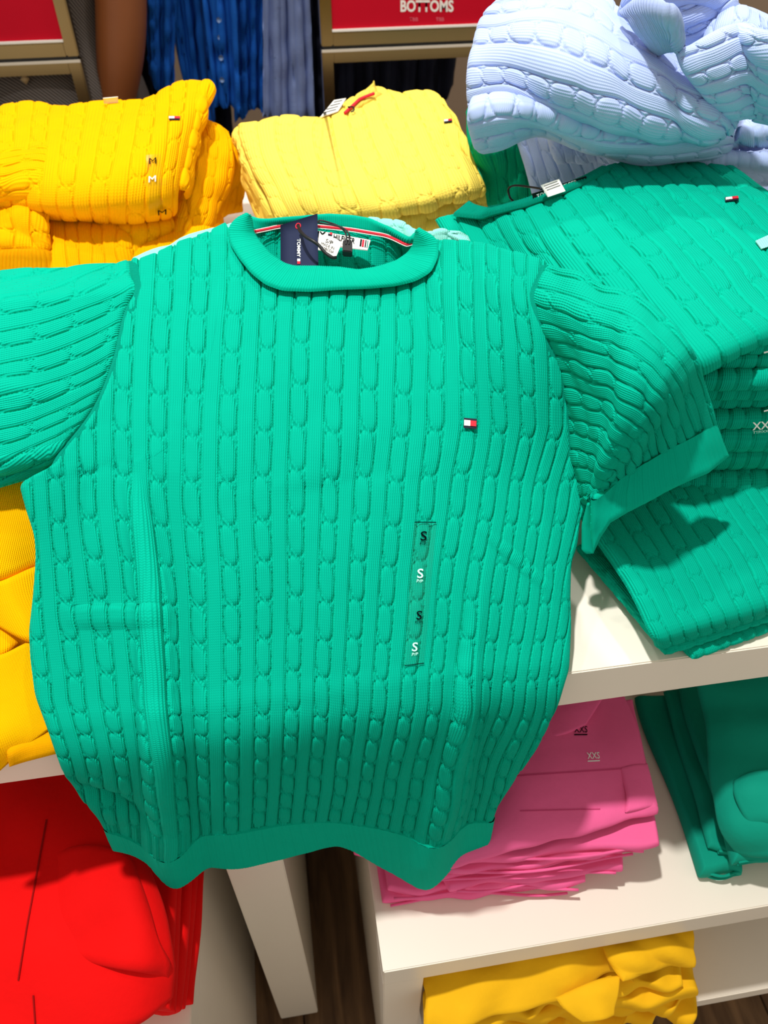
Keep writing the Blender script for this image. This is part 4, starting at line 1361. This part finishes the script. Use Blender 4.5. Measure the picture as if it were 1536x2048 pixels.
rows = [
    [(-60, 410, 1.066), (0, 403, 1.070), (40, 400, 1.070), (80, 402, 1.068), (95, 420, 1.060)],
    [(-60, 440, 1.056), (0, 435, 1.060), (40, 432, 1.062), (82, 435, 1.058), (98, 450, 1.050)],
    [(-60, 485, 1.036), (0, 482, 1.040), (42, 480, 1.040), (84, 482, 1.036), (100, 490, 1.028)],
    [(-60, 505, 1.028), (0, 502, 1.032), (42, 500, 1.032), (86, 502, 1.028), (101, 505, 1.020)]]
sheet('sleeve', rows, YELLOW, lf, n=(130, 160), nu=2.6, nv=3, amp=0.005, T=0.02, edge=0.014, wr=(0.003, 0.05), seed=128)
rows = [
    [(-60, 500, 1.030), (0, 498, 1.034), (42, 496, 1.034), (86, 498, 1.030), (101, 502, 1.022)],
    [(-60, 530, 1.014), (0, 528, 1.018), (42, 526, 1.018), (88, 526, 1.014), (102, 528, 1.006)],
    [(-60, 575, .992), (0, 572, .995), (42, 570, .995), (88, 568, .992), (104, 566, .985)]]
sheet('ribbed_cuff', rows, YELLOW, lf, n=(60, 320), nu=26, nv=2, pat='rib', amp=0.002, T=0.016, edge=0.012, wr=(0.001, 0.05), seed=129)

# yellow sweaters hanging at the left edge of the table, under the green sleeve
YF2 = knit('deep_yellow_fine_knit', (255, 176, 0), 1, 1, 0.0008, 0.7)
lo = empty('sweater', atz(20, 1150, 0.95), 'golden yellow sweater with a hem band, under the green sleeve', 'sweater')
rows = [
    [(-90, 960, 1.04), (-20, 955, 1.042), (50, 950, 1.040), (130, 950, 1.035)],
    [(-90, 1050, 1.020), (-10, 1045, 1.024), (60, 1040, 1.022), (140, 1040, 1.015)],
    [(-90, 1185, .992), (0, 1164, .996), (68, 1136, .996), (150, 1110, .99)]]
sheet('body', rows, YELLOW_FINE, lo, n=(160, 180), nu=60, nv=60, skew=18, pat='flat', amp=0.001, T=0.012, edge=0.008, wr=(0.003, 0.09), seed=131)
rows = [
    [(-90, 1182, .994), (0, 1162, .998), (68, 1134, .998), (150, 1108, .992)],
    [(-85, 1190, .990), (22, 1222, .985), (75, 1190, .986), (155, 1160, .98)],
    [(-80, 1200, .986), (56, 1284, .972), (110, 1262, .972), (170, 1230, .97)]]
sheet('hem_band', rows, YELLOW_FINE, lo, n=(120, 180), nu=60, nv=40, pat='flat', amp=0.001, T=0.010, edge=0.007, wr=(0.001, 0.06), seed=132)
rows = [
    [(-90, 1150, .975), (0, 1160, .978), (60, 1250, .970), (120, 1280, .965)],
    [(-90, 1240, .972), (0, 1240, .974), (56, 1275, .966), (120, 1310, .96)],
    [(-90, 1330, .965), (0, 1316, .967), (50, 1290, .962), (120, 1330, .955)]]
o = sheet('sweater', rows, YF2, None, n=(120, 140), nu=50, nv=40, pat='flat', amp=0.001, T=0.010, edge=0.006, wr=(0.002, 0.06), seed=133)
tag(o, 'orange-yellow knit layer between the hem band and the hanging corner at left', 'sweater')
rows = [
    [(-90, 1325, .968), (0, 1310, .970), (60, 1284, .968), (130, 1270, .962)],
    [(-90, 1420, .955), (0, 1405, .957), (70, 1380, .957), (140, 1370, .953)],
    [(-90, 1520, .946), (-10, 1490, .948), (60, 1462, .948), (115, 1445, .948)],
    [(-90, 1560, .918), (-12, 1548, .920), (40, 1505, .938), (104, 1462, .946)]]
o = sheet('sweater', rows, YELLOW_FINE, None, n=(160, 160), nu=60, nv=60, skew=20, pat='flat', amp=0.001, T=0.009, edge=0.006, wr=(0.002, 0.08), seed=134)
tag(o, 'golden yellow fine knit whose corner hangs over the table edge at left', 'sweater')
rows = [
    [(10, 1480, .944), (60, 1455, .945), (120, 1440, .945)],
    [(14, 1510, .942), (60, 1490, .943), (120, 1480, .943)],
    [(18, 1534, .930), (60, 1522, .934), (125, 1505, .936)]]
o = sheet('sweater', rows, YF2, None, n=(60, 80), nu=40, nv=20, pat='flat', amp=0.001, T=0.006, edge=0.005, wr=(0.001, 0.06), seed=135)
tag(o, 'lowest yellow knit showing as a small triangle beneath the hanging corner', 'sweater')

# ================================================================== LOWER SHELVES
GR = 'red garments in the lower left stack'
rd = empty('red_shirt', atz(180, 1800, 0.66), 'big bright red folded shirt on top of the lower left stack', 'shirt', GR)
rows = [
    [(-120, 1520, .720), (40, 1520, .722), (160, 1525, .722), (255, 1545, .716), (300, 1570, .705)],
    [(-120, 1620, .728), (40, 1615, .730), (165, 1610, .732), (240, 1620, .726), (290, 1640, .712)],
    [(-120, 1760, .736), (45, 1750, .738), (165, 1730, .742), (252, 1725, .742), (296, 1750, .726)],
    [(-120, 1880, .730), (45, 1870, .734), (170, 1860, .738), (275, 1855, .736), (330, 1865, .716)],
    [(-120, 1970, .722), (45, 1965, .724), (175, 1960, .724), (280, 1945, .720), (346, 1925, .700)],
    [(-120, 2080, .700), (45, 2075, .704), (175, 2070, .700), (270, 2050, .694), (340, 1990, .680)]]
fx = []
sheet('body', rows, RED, rd, n=(180, 200), pat='flat', nu=1, nv=1, amp=0, T=0.02, edge=0.012, wr=(0.004, 0.10), seed=141, key='red_body')
bv = bvh_of('red_body')
for a, b in (((92, 1640), (52, 1860)), ((52, 1860), (36, 1960)), ((66, 1990), (70, 2048))):
    print_rect('placket_seam', [(a[0], a[1]), (a[0] + 3, a[1]), (b[0] + 3, b[1]), (b[0], b[1])], bv, cotton('dark_red_thread', (150, 0, 0)) if 'dark_red_thread' not in MATS else MATS['dark_red_thread'], rd, 0.0012, (14, 2))
rows = [
    [(100, 1700, .742), (180, 1690, .750), (245, 1705, .752), (262, 1760, .744)],
    [(98, 1780, .742), (190, 1785, .750), (262, 1810, .752), (300, 1850, .740)],
    [(92, 1850, .738), (190, 1880, .744), (285, 1900, .744), (342, 1920, .722)],
    [(88, 1900, .734), (190, 1930, .738), (280, 1945, .734), (338, 1960, .704)]]
sheet('folded_sleeve', rows, RED, rd, n=(110, 130), pat='flat', nu=1, nv=1, amp=0, T=0.012, edge=0.010, wr=(0.003, 0.08), seed=142)
lbs = ['red folded layer just under the big red shirt', 'second red layer under the big shirt, its edge stepping out to the right', 'third red layer under the big shirt, stepping further right',
       'fourth red layer, second from the bottom of the stack', 'bottom red layer, the one reaching furthest right above the white tabletop']
for i_ in range(5):
    z1 = 0.692 - 0.018 * i_
    xr = (362, 376, 390, 402, 418)[i_]
    xf = (334, 345, 356, 368, 384)[i_]
    c = [atz(-260, 1560, z1), atz(xr, 1640, z1), atz(xf, 2020 - 3 * i_, z1), atz(-260, 2075, z1)]
    o = slab('red_shirt', [(w[0], w[1]) for w in c], z1 - 0.018, 0.0185, RED, None, r=0.008, n=(60, 60), wr=(0.0022, 0.09), seed=145 + i_)
    tag(o, lbs[i_], 'shirt', GR)

GP = 'pink shorts on the lower table'
pk = empty('pink_shorts', atz(1050, 1600, 0.66), 'pink cotton shorts on top of their stack with two size stickers', 'shorts', GP)
rows = [
    [(690, 1395, .675), (860, 1390, .690), (1000, 1388, .716), (1150, 1388, .716), (1248, 1392, .710)],
    [(690, 1500, .672), (860, 1500, .688), (1010, 1480, .718), (1165, 1460, .716), (1272, 1450, .708)],
    [(695, 1600, .668), (860, 1600, .684), (1030, 1572, .716), (1190, 1530, .714), (1290, 1525, .706)],
    [(700, 1680, .664), (858, 1700, .678), (1035, 1655, .710), (1205, 1610, .708), (1306, 1592, .702)],
    [(705, 1700, .658), (855, 1732, .670), (1035, 1688, .702), (1205, 1645, .702), (1314, 1612, .697)],
    [(706, 1708, .650), (855, 1740, .664), (1035, 1694, .694), (1205, 1652, .694), (1312, 1622, .690)]]
sheet('body', rows, PINK, pk, n=(160, 200), pat='flat', nu=1, nv=1, amp=0, T=0.008, edge=0.006, wr=(0.0022, 0.07), seed=151, key='pink_body')
bv = bvh_of('pink_body')
PKD = cotton('pink_seam_thread', (205, 70, 122))
for q in ([(1010, 1552), (1250, 1536), (1250, 1538.5), (1010, 1554.5)], [(1040, 1621), (1200, 1617), (1200, 1619), (1040, 1623)]):
    print_rect('stitched_seam', q, bv, PKD, pk, 0.0009, (3, 14))
for q in ([(1147, 1453), (1174, 1453), (1174, 1470), (1148, 1470)], [(1172, 1506), (1198, 1505), (1199, 1522), (1175, 1523)]):
    m_ = INK if q[0][1] < 1480 else WHITE_INK
    print_text('size_print', 'XXS', [(q[0][0], q[0][1]), (q[1][0], q[1][1]), (q[2][0], q[2][1] - 4), (q[3][0], q[3][1] - 4)], bv, m_, pk, 0.0012, 0.008)
    print_rect('sticker_line', [(q[3][0], q[3][1] - 1), (q[2][0], q[2][1] - 1), (q[2][0], q[2][1] + 1), (q[3][0], q[3][1] + 1)], bv, m_, pk, 0.0012, (3, 8))
rows = [
    [(1090, 1405, .722), (1150, 1400, .724), (1205, 1398, .722)],
    [(1080, 1440, .721), (1145, 1428, .723), (1190, 1422, .721)],
    [(1072, 1490, .719), (1130, 1470, .721), (1172, 1450, .720)]]
sheet('waist_flap', rows, PINK, pk, n=(40, 50), pat='flat', nu=1, nv=1, amp=0, T=0.006, edge=0.004, wr=(0.001, 0.05), seed=152)
rows = [
    [(1238, 1535, .712), (1268, 1528, .712), (1294, 1526, .708)],
    [(1252, 1590, .711), (1285, 1582, .710), (1310, 1588, .704)],
    [(1250, 1626, .705), (1286, 1618, .704), (1316, 1612, .699)]]
sheet('hem_cuff', rows, PINK, pk, n=(40, 40), pat='flat', nu=1, nv=1, amp=0, T=0.006, edge=0.004, wr=(0.001, 0.04), seed=153)
lyr = [  # BL, BR, FR, FL at the top of each layer, z top, thickness
    ([(720, 1420), (1268, 1395), (1316, 1682), (800, 1735)], .684, .013, 'pink shorts second from the top, corner poking out right under the top pair'),
    ([(730, 1440), (1262, 1400), (1290, 1706), (800, 1752)], .670, .012, 'pink shorts third from the top of the stack'),
    ([(735, 1450), (1262, 1400), (1285, 1688), (840, 1764)], .657, .012, 'pink shorts fourth from the top, edge nearly hidden'),
    ([(735, 1470), (1240, 1410), (1246, 1736), (900, 1775)], .644, .013, 'pink shorts fifth from the top, short corner at centre right'),
    ([(728, 1490), (1150, 1430), (1172, 1765), (770, 1782)], .630, .014, 'pink shorts second from the bottom with a wide folded front'),
    ([(730, 1510), (1120, 1440), (1150, 1772), (764, 1798)], .615, .0135, 'bottom pink shorts lying on the white tabletop')]
for i_, (c, z1, T, lb) in enumerate(lyr):
    W_ = [atz(x, y, z1) for x, y in c]
    o = slab('pink_shorts', [(w[0], w[1]) for w in W_], z1 - T, T, PINK, None, r=0.005, n=(70, 90), wr=(0.0024, 0.08), seed=155 + i_)
    tag(o, lb, 'shorts', GP)
    a, b = np.array(W_[3]), np.array(W_[2])
    p = [tuple(a + (b - a) * u + np.array([0, -0.001 + 0.004 * math.sin(u * 7 + i_), -T * 0.55 + 0.0015 * math.sin(u * 5 + i_)])) for u in np.linspace(0.04, 0.96, 9)]
    tube('hem_edge', p, 0.0016, PINK, o, 6, 3)

GT = 'teal shorts on the lower table'
tl = empty('teal_shorts', atz(1500, 1550, 0.66), 'teal green shorts on top of the right stack with a bulging folded pocket', 'shorts', GT)
rows = [
    [(1385, 1350, .712), (1450, 1340, .722), (1540, 1330, .728), (1640, 1320, .73)],
    [(1410, 1450, .706), (1470, 1440, .718), (1550, 1430, .726), (1660, 1420, .728)],
    [(1418, 1540, .696), (1475, 1545, .712), (1555, 1540, .722), (1670, 1530, .725)],
    [(1432, 1620, .682), (1480, 1640, .698), (1560, 1640, .710), (1680, 1630, .712)],
    [(1462, 1690, .662), (1500, 1698, .672), (1570, 1695, .684), (1690, 1690, .688)],
    [(1466, 1702, .652), (1502, 1706, .660), (1572, 1704, .672), (1692, 1700, .676)]]
sheet('body', rows, TEAL, tl, n=(140, 120), pat='flat', nu=1, nv=1, amp=0, T=0.012, edge=0.008, wr=(0.005, 0.06), seed=161)
rows = [
    [(1466, 1560, .716), (1500, 1545, .722), (1545, 1540, .728), (1600, 1540, .73)],
    [(1468, 1590, .714), (1502, 1580, .724), (1545, 1575, .730), (1600, 1575, .732)],
    [(1488, 1635, .704), (1518, 1632, .712), (1555, 1628, .720), (1610, 1625, .722)],
    [(1512, 1662, .690), (1530, 1664, .694), (1565, 1660, .702), (1615, 1656, .706)]]
sheet('pocket_flap', rows, TEAL, tl, n=(70, 80), pat='flat', nu=1, nv=1, amp=0, T=0.008, edge=0.006, wr=(0.002, 0.05), seed=162)
for i_, (c, z1, T, lb) in enumerate((
        ([(1360, 1360), (1720, 1320), (1720, 1705), (1466, 1722)], .660, .018, 'teal shorts second from the top of the right stack'),
        ([(1325, 1375), (1720, 1330), (1720, 1715), (1425, 1702)], .641, .014, 'teal shorts third from the top, tight folds at their front left corner'),
        ([(1282, 1385), (1450, 1372), (1492, 1742), (1404, 1738)], .626, .0245, 'bottom teal shorts reaching furthest left, rolled front end open'))):
    W_ = [atz(x, y, z1) for x, y in c]
    o = slab('teal_shorts', [(w[0], w[1]) for w in W_], z1 - T, T, TEAL, None, r=0.007, n=(80, 80), wr=(0.003, 0.07), seed=165 + i_)
    tag(o, lb, 'shorts', GT)
    a, b = np.array(W_[3]), np.array(W_[2])
    for dz in (-0.35, -0.65):
        p = [tuple(a + (b - a) * u + np.array([0, -0.0005 + 0.003 * math.sin(u * 6 + i_), T * dz])) for u in np.linspace(0.06, 0.94, 8)]
        tube('hem_edge', p, 0.0018, TEAL, o, 6, 3)

# dark label strip seen between the pink and teal stacks
o = box('price_strip', (0.352, 0.545, 0.601), (0.42, 0.56, 0.622), BLACK, None, 0.001)
tag(o, 'small black strip lying at the back between pink and teal stacks', 'strip')

GM = 'mustard shorts on the low platform'
my = empty('mustard_shorts', atz(1100, 1980, 0.45), 'crumpled mustard yellow shorts on top of the low stack', 'shorts', GM)
rows = [
    [(830, 1930, .520), (960, 1900, .528), (1080, 1880, .532), (1200, 1862, .530), (1290, 1850, .520)],
    [(850, 1985, .516), (965, 1955, .526), (1090, 1925, .530), (1205, 1895, .526), (1300, 1880, .514)],
    [(848, 2035, .508), (960, 2005, .517), (1100, 1965, .520), (1215, 1925, .520), (1260, 1935, .505)],
    [(846, 2070, .496), (960, 2040, .506), (1120, 2000, .505), (1225, 1950, .508), (1268, 1965, .490)]]
sheet('body', rows, MUSTARD, my, n=(140, 160), pat='flat', nu=1, nv=1, amp=0, T=0.010, edge=0.007, wr=(0.007, 0.06), seed=171)
rows = [
    [(1200, 1880, .535), (1280, 1862, .535), (1382, 1850, .520)],
    [(1215, 1920, .532), (1290, 1905, .532), (1386, 1890, .515)],
    [(1240, 1960, .520), (1300, 1945, .518), (1380, 1925, .500)]]
sheet('crumpled_leg', rows, MUSTARD, my, n=(90, 100), pat='flat', nu=1, nv=1, amp=0, T=0.010, edge=0.007, wr=(0.008, 0.05), seed=172)
rows = [
    [(1110, 1995, .522), (1190, 1960, .528), (1240, 1950, .522)],
    [(1130, 2020, .520), (1195, 1990, .528), (1235, 1985, .520)],
    [(1165, 2045, .512), (1200, 2040, .516), (1225, 2030, .510)]]
sheet('turned_corner', rows, MUSTARD, my, n=(50, 60), pat='flat', nu=1, nv=1, amp=0, T=0.006, edge=0.004, wr=(0.002, 0.05), seed=173)
for i_, (c, z1, T, lb) in enumerate((
        ([(860, 1880), (1370, 1800), (1380, 1955), (850, 2068)], .492, .020, 'mustard shorts second from the top of the low stack'),
        ([(870, 1880), (1380, 1800), (1395, 1978), (856, 2078)], .470, .028, 'mustard shorts third from the top of the low stack'),
        ([(870, 1880), (1385, 1800), (1405, 2002), (858, 2092)], .440, .036, 'mustard shorts second from the bottom of the low stack'),
        ([(880, 1880), (1380, 1800), (1400, 2030), (862, 2105)], .402, .036, 'bottom mustard shorts on the low platform'))):
    W_ = [atz(x, y, z1) for x, y in c]
    o = slab('mustard_shorts', [(w[0], w[1]) for w in W_], z1 - T, T, MUSTARD, None, r=0.010, n=(80, 90), wr=(0.006, 0.05), seed=175 + i_)
    tag(o, lb, 'shorts', GM)

# ================================================================== BEHIND THE TABLE
YS = 1.85
HIGHLIGHT = plain('painted_highlight', (214, 206, 190), 0.3)  # pale colour for the highlight line painted on the frame


def sign_stand(px_out_l, px_in_l, px_in_r, px_out_r, py_bot, label):
    """two brushed metal frames one above the other, print in the upper one"""
    x0 = aty(px_out_l, 30, YS)[0]
    x1 = aty(px_out_r, 30, YS)[0]
    w = 0.024
    zp = float(aty((px_in_l + px_in_r) / 2, py_bot, YS)[2])
    t = empty('sign_stand', ((x0 + x1) / 2, YS, 0), label, 'sign')
    bar = 0.026
    zs = zp - bar
    ztop = zs + 0.42
    box('upper_frame_bar', (x0 + w, YS, zs), (x1 - w, YS + 0.03, zp), BRASS, t, 0.002)
    box('upper_frame_bar', (x0 + w, YS, ztop - bar), (x1 - w, YS + 0.03, ztop), BRASS, t, 0.002)
    box('frame_post', (x0, YS, zs), (x0 + w, YS + 0.03, ztop), BRASS, t, 0.002)
    box('frame_post', (x1 - w, YS, zs), (x1, YS + 0.03, ztop), BRASS, t, 0.002)
    p = box('sign_panel', (x0 + w, YS + 0.006, zp), (x1 - w, YS + 0.014, ztop - bar), SIGN_RED, t, 0)
    p['label'] = 'crimson printed panel'
    box('panel_highlight', (x0 + w, YS + 0.001, zp), (x1 - w, YS + 0.006, zp + 0.004), LABEL, t, 0)  # white strip painted in as the bright highlight line under the sign
    zl = zs - 0.006
    box('lower_frame_bar', (x0 + w, YS, zl - bar), (x1 - w, YS + 0.03, zl), BRASS, t, 0.002)
    box('lower_frame_bar', (x0 + w, YS, 0.0), (x1 - w, YS + 0.03, bar), BRASS, t, 0.002)
    box('lower_frame_post', (x0, YS, 0), (x0 + w, YS + 0.03, zl), BRASS, t, 0.002)
    box('lower_frame_post', (x1 - w, YS, 0), (x1, YS + 0.03, zl), BRASS, t, 0.002)
    box('frame_highlight', (x0, YS - 0.001, zl - 0.005), (x1, YS + 0.002, zl), HIGHLIGHT, t, 0)  # pale strip stands in for the metal's highlight along the lower frame
    box('frame_gap', (x0 + 0.004, YS + 0.004, zl), (x1 - 0.004, YS + 0.026, zs), BLACK, t, 0)
    return t, p, zp


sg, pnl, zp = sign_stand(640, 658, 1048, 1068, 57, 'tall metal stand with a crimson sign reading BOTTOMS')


def sign_text(body, px0, px1, py0, py1, mat, parent, bold=0.0):
    v, f = text_shape(body, bold)
    x = px0 + v[:, 0] * (px1 - px0)
    y = py1 + (py0 - py1) * v[:, 1]
    link('lettering', mesh_np('lettering', aty(x, y, YS + 0.0052), None, f, None, False), mat, parent)


sign_text('BOTTOMS', 801, 907, 0, 24, LABEL, pnl, 0.03)
sign_text('TBB', 819, 836, 35, 42, plain('faint_pink_print', (226, 110, 130), 0.5), pnl)
sign_text('TBB', 872, 888, 35, 42, MATS['faint_pink_print'], pnl)
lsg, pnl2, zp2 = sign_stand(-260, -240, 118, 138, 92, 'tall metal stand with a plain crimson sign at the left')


def hanging(name, px0, px1, hem, y, mat, label, group, pleat=3.0, amp=0.012, seed=1, ztop=1.52, buttons=None, T=0.01):
    """garment hung from the rail: hem = list of (px, py)"""
    h = np.array(hem, float)
    W_ = aty(h[:, 0], h[:, 1], y)
    nc, nr = 90, 50
    s = np.linspace(0, 1, nc)
    xa, xb = W_[0, 0], W_[-1, 0]
    xh = xa + (xb - xa) * s
    zh = np.interp(xh, W_[:, 0], W_[:, 2])
    ta, tb = aty(px0, 0, y)[0], aty(px1, 0, y)[0]
    t = np.linspace(0, 1, nr)[:, None]
    P = np.zeros((nr, nc, 3))
    z = ztop + (zh[None, :] - ztop) * t
    zr = float(aty((px0 + px1) / 2, 0, y)[2])
    u = (z - zr) / (zh.mean() - zr)
    u = np.clip(u, -0.6, 1.2)
    P[..., 0] = (ta + (tb - ta) * s)[None, :] * (1 - u) + xh[None, :] * u
    r = np.random.default_rng(seed)
    P[..., 1] = y + amp * np.sin(2 * math.pi * pleat * s[None, :] + r.uniform(0, 6) + 0.8 * t) * (0.5 + 0.5 * t) + 0.4 * amp * np.sin(2 * math.pi * pleat * 2.3 * s[None, :] + r.uniform(0, 6))
    P[..., 2] = z
    o = cloth(name, P, mat, None, pat='flat', nu=1, nv=1, amp=0, T=T, edge=0.006, wr=(0.003, 0.06), seed=seed)
    tag(o, label, 'shirt' if 'shirt' in name else 'trousers', group)
    if buttons:
        for bx, by in buttons:
            c = aty(bx, by, y - amp - 0.006)
            ph = np.linspace(0, 2 * math.pi, 10, endpoint=False)
            v = [c + 0.0055 * np.array([math.cos(a), 0, math.sin(a)]) for a in ph] + [c + 0.0055 * np.array([math.cos(a), 0, math.sin(a)]) + np.array([0, .002, 0]) for a in ph]
            f = [[i, (i + 1) % 10, 10 + (i + 1) % 10, 10 + i] for i in range(10)]
            tr = [[0, i, i + 1] for i in range(1, 9)]
            link('button', mesh_np('button', np.array(v), f, tr, None, False), BTN, o)
    return o


GS = 'blue shirts on the rail'
hanging('blue_shirt', 288, 352, [(292, 150), (320, 190), (352, 215)], 2.06, SHIRT_BLUE, 'bright blue shirt at the left end of the rail, beside the bare arm', GS, 2.5, 0.016, 201)
hanging('blue_shirt', 342, 410, [(372, 185), (405, 235), (432, 255)], 2.09, SHIRT_BLUE, 'bright blue shirt second from the left on the rail', GS, 3, 0.016, 202)
hanging('blue_shirt', 404, 470, [(430, 214), (448, 216), (462, 212), (480, 224)], 2.03, SHIRT_BLUE, 'bright blue shirt with a buttoned placket facing the table', GS, 2, 0.012, 203, buttons=[(438, 40), (440, 75), (442, 116), (444, 160)])
hanging('blue_shirt', 455, 530, [(470, 242), (486, 238), (505, 215), (525, 222)], 2.08, SHIRT_BLUE, 'bright blue shirt next to the grey-blue one', GS, 3.2, 0.014, 204)
hanging('grey_shirt', 526, 620, [(526, 236), (575, 240), (630, 236)], 2.05, SHIRT_GREY, 'grey-blue linen shirt hanging right of the bright blue ones', 'blue shirts on the rail', 2.6, 0.012, 205, buttons=[(553, 118), (554, 158)])
GN = 'dark trousers on the rail'
hanging('dark_trousers', 385, 440, [(400, 300), (430, 296), (466, 290)], 2.2, NAVY_CLOTH, 'dark navy trousers hanging lower, behind the bright blue shirts', GN, 2, 0.012, 206)
hanging('dark_trousers', 606, 650, [(612, 250), (630, 248), (652, 246)], 2.12, NAVY_CLOTH, 'narrow black trousers between the grey-blue shirt and the sign stand', GN, 2, 0.008, 207)
hanging('dark_trousers', 655, 922, [(665, 260), (790, 250), (850, 225), (885, 205), (905, 170)], 2.25, NAVY_CLOTH, 'wide dark navy trousers seen through the frame under the sign', GN, 6, 0.012, 208)
hanging('dark_trousers', 245, 300, [(262, 260), (290, 262), (325, 260)], 2.18, NAVY_CLOTH, 'black trousers just right of the bare arm', GN, 2, 0.01, 209)
rl = empty('garment_rail', (0.1, 2.1, 0), 'metal clothes rail holding the blue shirts', 'rail')
tube('rail', [(-0.75, 2.1, 1.53), (0.2, 2.1, 1.53), (1.0, 2.1, 1.53)], 0.012, BRASS, rl, 10, 2)
for x in (-0.72, 0.97):
    tube('post', [(x, 2.1, 0.0), (x, 2.1, 0.8), (x, 2.1, 1.54)], 0.012, BRASS, rl, 10, 2)

# person behind the left sign: dark dress, bare arm hanging down ---------------
def skin_body(name, verts, edges, radii, mat, parent, sub=2):
    me = bpy.data.meshes.new(name)
    me.from_pydata(verts, edges, [])
    o = bpy.data.objects.new(name, me)
    COL.objects.link(o)
    mod = o.modifiers.new('skin', 'SKIN')
    for i, r in enumerate(radii):
        o.data.skin_vertices[0].data[i].radius = r if isinstance(r, tuple) else (r, r)
    o.data.skin_vertices[0].data[0].use_root = True
    ms = o.modifiers.new('sub', 'SUBSURF')
    ms.levels = sub
    ms.render_levels = sub
    dg = bpy.context.evaluated_depsgraph_get()
    m2 = bpy.data.meshes.new_from_object(o.evaluated_get(dg))
    bpy.data.objects.remove(o)
    m2.polygons.foreach_set('use_smooth', np.ones(len(m2.polygons), bool))
    m2.materials.clear()
    return link(name, m2, mat, parent)


PX, PYY = -0.44, 2.02
pe = empty('person', (PX, PYY, 0), 'person in dark grey ribbed dress, bare arm hanging, behind the left sign', 'person')
E_ = aty(243, 20, 1.93)
Wr = aty(228, 205, 1.93)
EX, EZ = E_[0], E_[2]
v = [(PX, PYY, .90), (PX, PYY, 1.08), (PX, PYY, 1.26), (PX, PYY, 1.38), (PX, PYY, 1.45), (PX, PYY - .01, 1.53), (PX, PYY - .02, 1.60),
     (PX + .16, PYY, 1.37), (EX + 0.015, 1.95, EZ + 0.10), (EX, 1.94, EZ), ((EX + Wr[0]) / 2 + 0.005, 1.93, (EZ + Wr[2]) / 2), (Wr[0], 1.92, Wr[2] - 0.02),
     (Wr[0] - .005, 1.91, Wr[2] - 0.09),
     (PX - .16, PYY, 1.37), (PX - .22, PYY, 1.12), (PX - .22, PYY - .02, .90), (PX - .22, PYY - .03, .83),
     (PX + .09, PYY, .84), (PX + .10, PYY, .48), (PX + .10, PYY + .01, .08), (PX + .10, PYY - .12, .035),
     (PX - .09, PYY, .84), (PX - .10, PYY, .48), (PX - .10, PYY + .01, .08), (PX - .10, PYY - .12, .035)]
e = [(0, 1), (1, 2), (2, 3), (3, 4), (4, 5), (5, 6), (3, 7), (7, 8), (8, 9), (9, 10), (10, 11), (11, 12), (3, 13), (13, 14), (14, 15), (15, 16),
     (0, 17), (17, 18), (18, 19), (19, 20), (0, 21), (21, 22), (22, 23), (23, 24)]
r = [.15, .12, .13, .09, .05, .085, .095, .065, .056, .056, .054, .036, .038, .065, .05, .03, .035, .085, .058, .04, .035, .085, .058, .04, .035]
hand0 = np.array(v[12])
for k_, (dx, L_) in enumerate(((-.030, .062), (-.012, .072), (.006, .070), (.022, .056))):
    b0 = len(v)
    v += [(hand0[0] + dx, hand0[1] - .005, hand0[2] - .045), (hand0[0] + dx * 1.1, hand0[1] - .012, hand0[2] - .045 - L_ * .5), (hand0[0] + dx * 1.1, hand0[1] + .0, hand0[2] - .045 - L_)]
    e += [(12, b0), (b0, b0 + 1), (b0 + 1, b0 + 2)]
    r += [.010, .009, .007]
b0 = len(v)
v += [(hand0[0] - .045, hand0[1] - .015, hand0[2] - .01), (hand0[0] - .055, hand0[1] - .02, hand0[2] - .05)]
e += [(12, b0), (b0, b0 + 1)]
r += [.011, .008]
skin_body('body', v, e, r, SKIN, pe)
# dress: closed tube around trunk with a skirt
ph = np.linspace(0, 2 * math.pi, 64)
prof = [(1.40, .150, .085), (1.36, .200, .110), (1.28, .190, .150), (1.16, .165, .140), (1.06, .160, .130), (0.95, .195, .160), (0.80, .215, .180), (0.62, .225, .190), (0.46, .235, .195)]
pr = crm(len(prof), 60) @ np.array(prof)
P = np.zeros((60, 64, 3))
P[..., 0] = PX + pr[:, 1:2] * np.cos(ph)[None]
P[..., 1] = PYY + pr[:, 2:3] * np.sin(ph)[None] * (1 + 0.02 * np.sin(9 * ph)[None] * (pr[:, 0:1] < 0.95))
P[..., 2] = pr[:, 0:1]
me = mesh_np('dress', P.reshape(-1, 3), grid_quads(60, 64))
link('dress', me, WEAVE, pe)
c = aty(50, 158, PYY - 0.152)
ph4 = np.linspace(0, 2 * math.pi, 5)[:4]
vd = [c + np.array([.009 * math.cos(a), dy, .010 * math.sin(a)]) for dy in (-.003, .003) for a in ph4]
link('dress_emblem', mesh_np('dress_emblem', np.array(vd), [[0, 1, 2, 3], [7, 6, 5, 4]] + [[i, 4 + i, 4 + (i + 1) % 4, (i + 1) % 4] for i in range(4)], None, None, False), plain('beige_badge', (176, 152, 110), 0.5), pe)
hr = bmesh.new()
bmesh.ops.create_icosphere(hr, subdivisions=3, radius=0.115)
for vv in hr.verts:
    vv.co = Vector((PX + vv.co.x * 0.95, PYY + 0.02 + vv.co.y, 1.61 + vv.co.z * (1.05 if vv.co.z > 0 else 1.2)))
    if vv.co.y < PYY - 0.05:
        vv.co.y = PYY - 0.05
me = bpy.data.meshes.new('hair')
hr.to_mesh(me)
hr.free()
link('hair', me, plain('black_hair', (22, 18, 16), 0.5), pe)
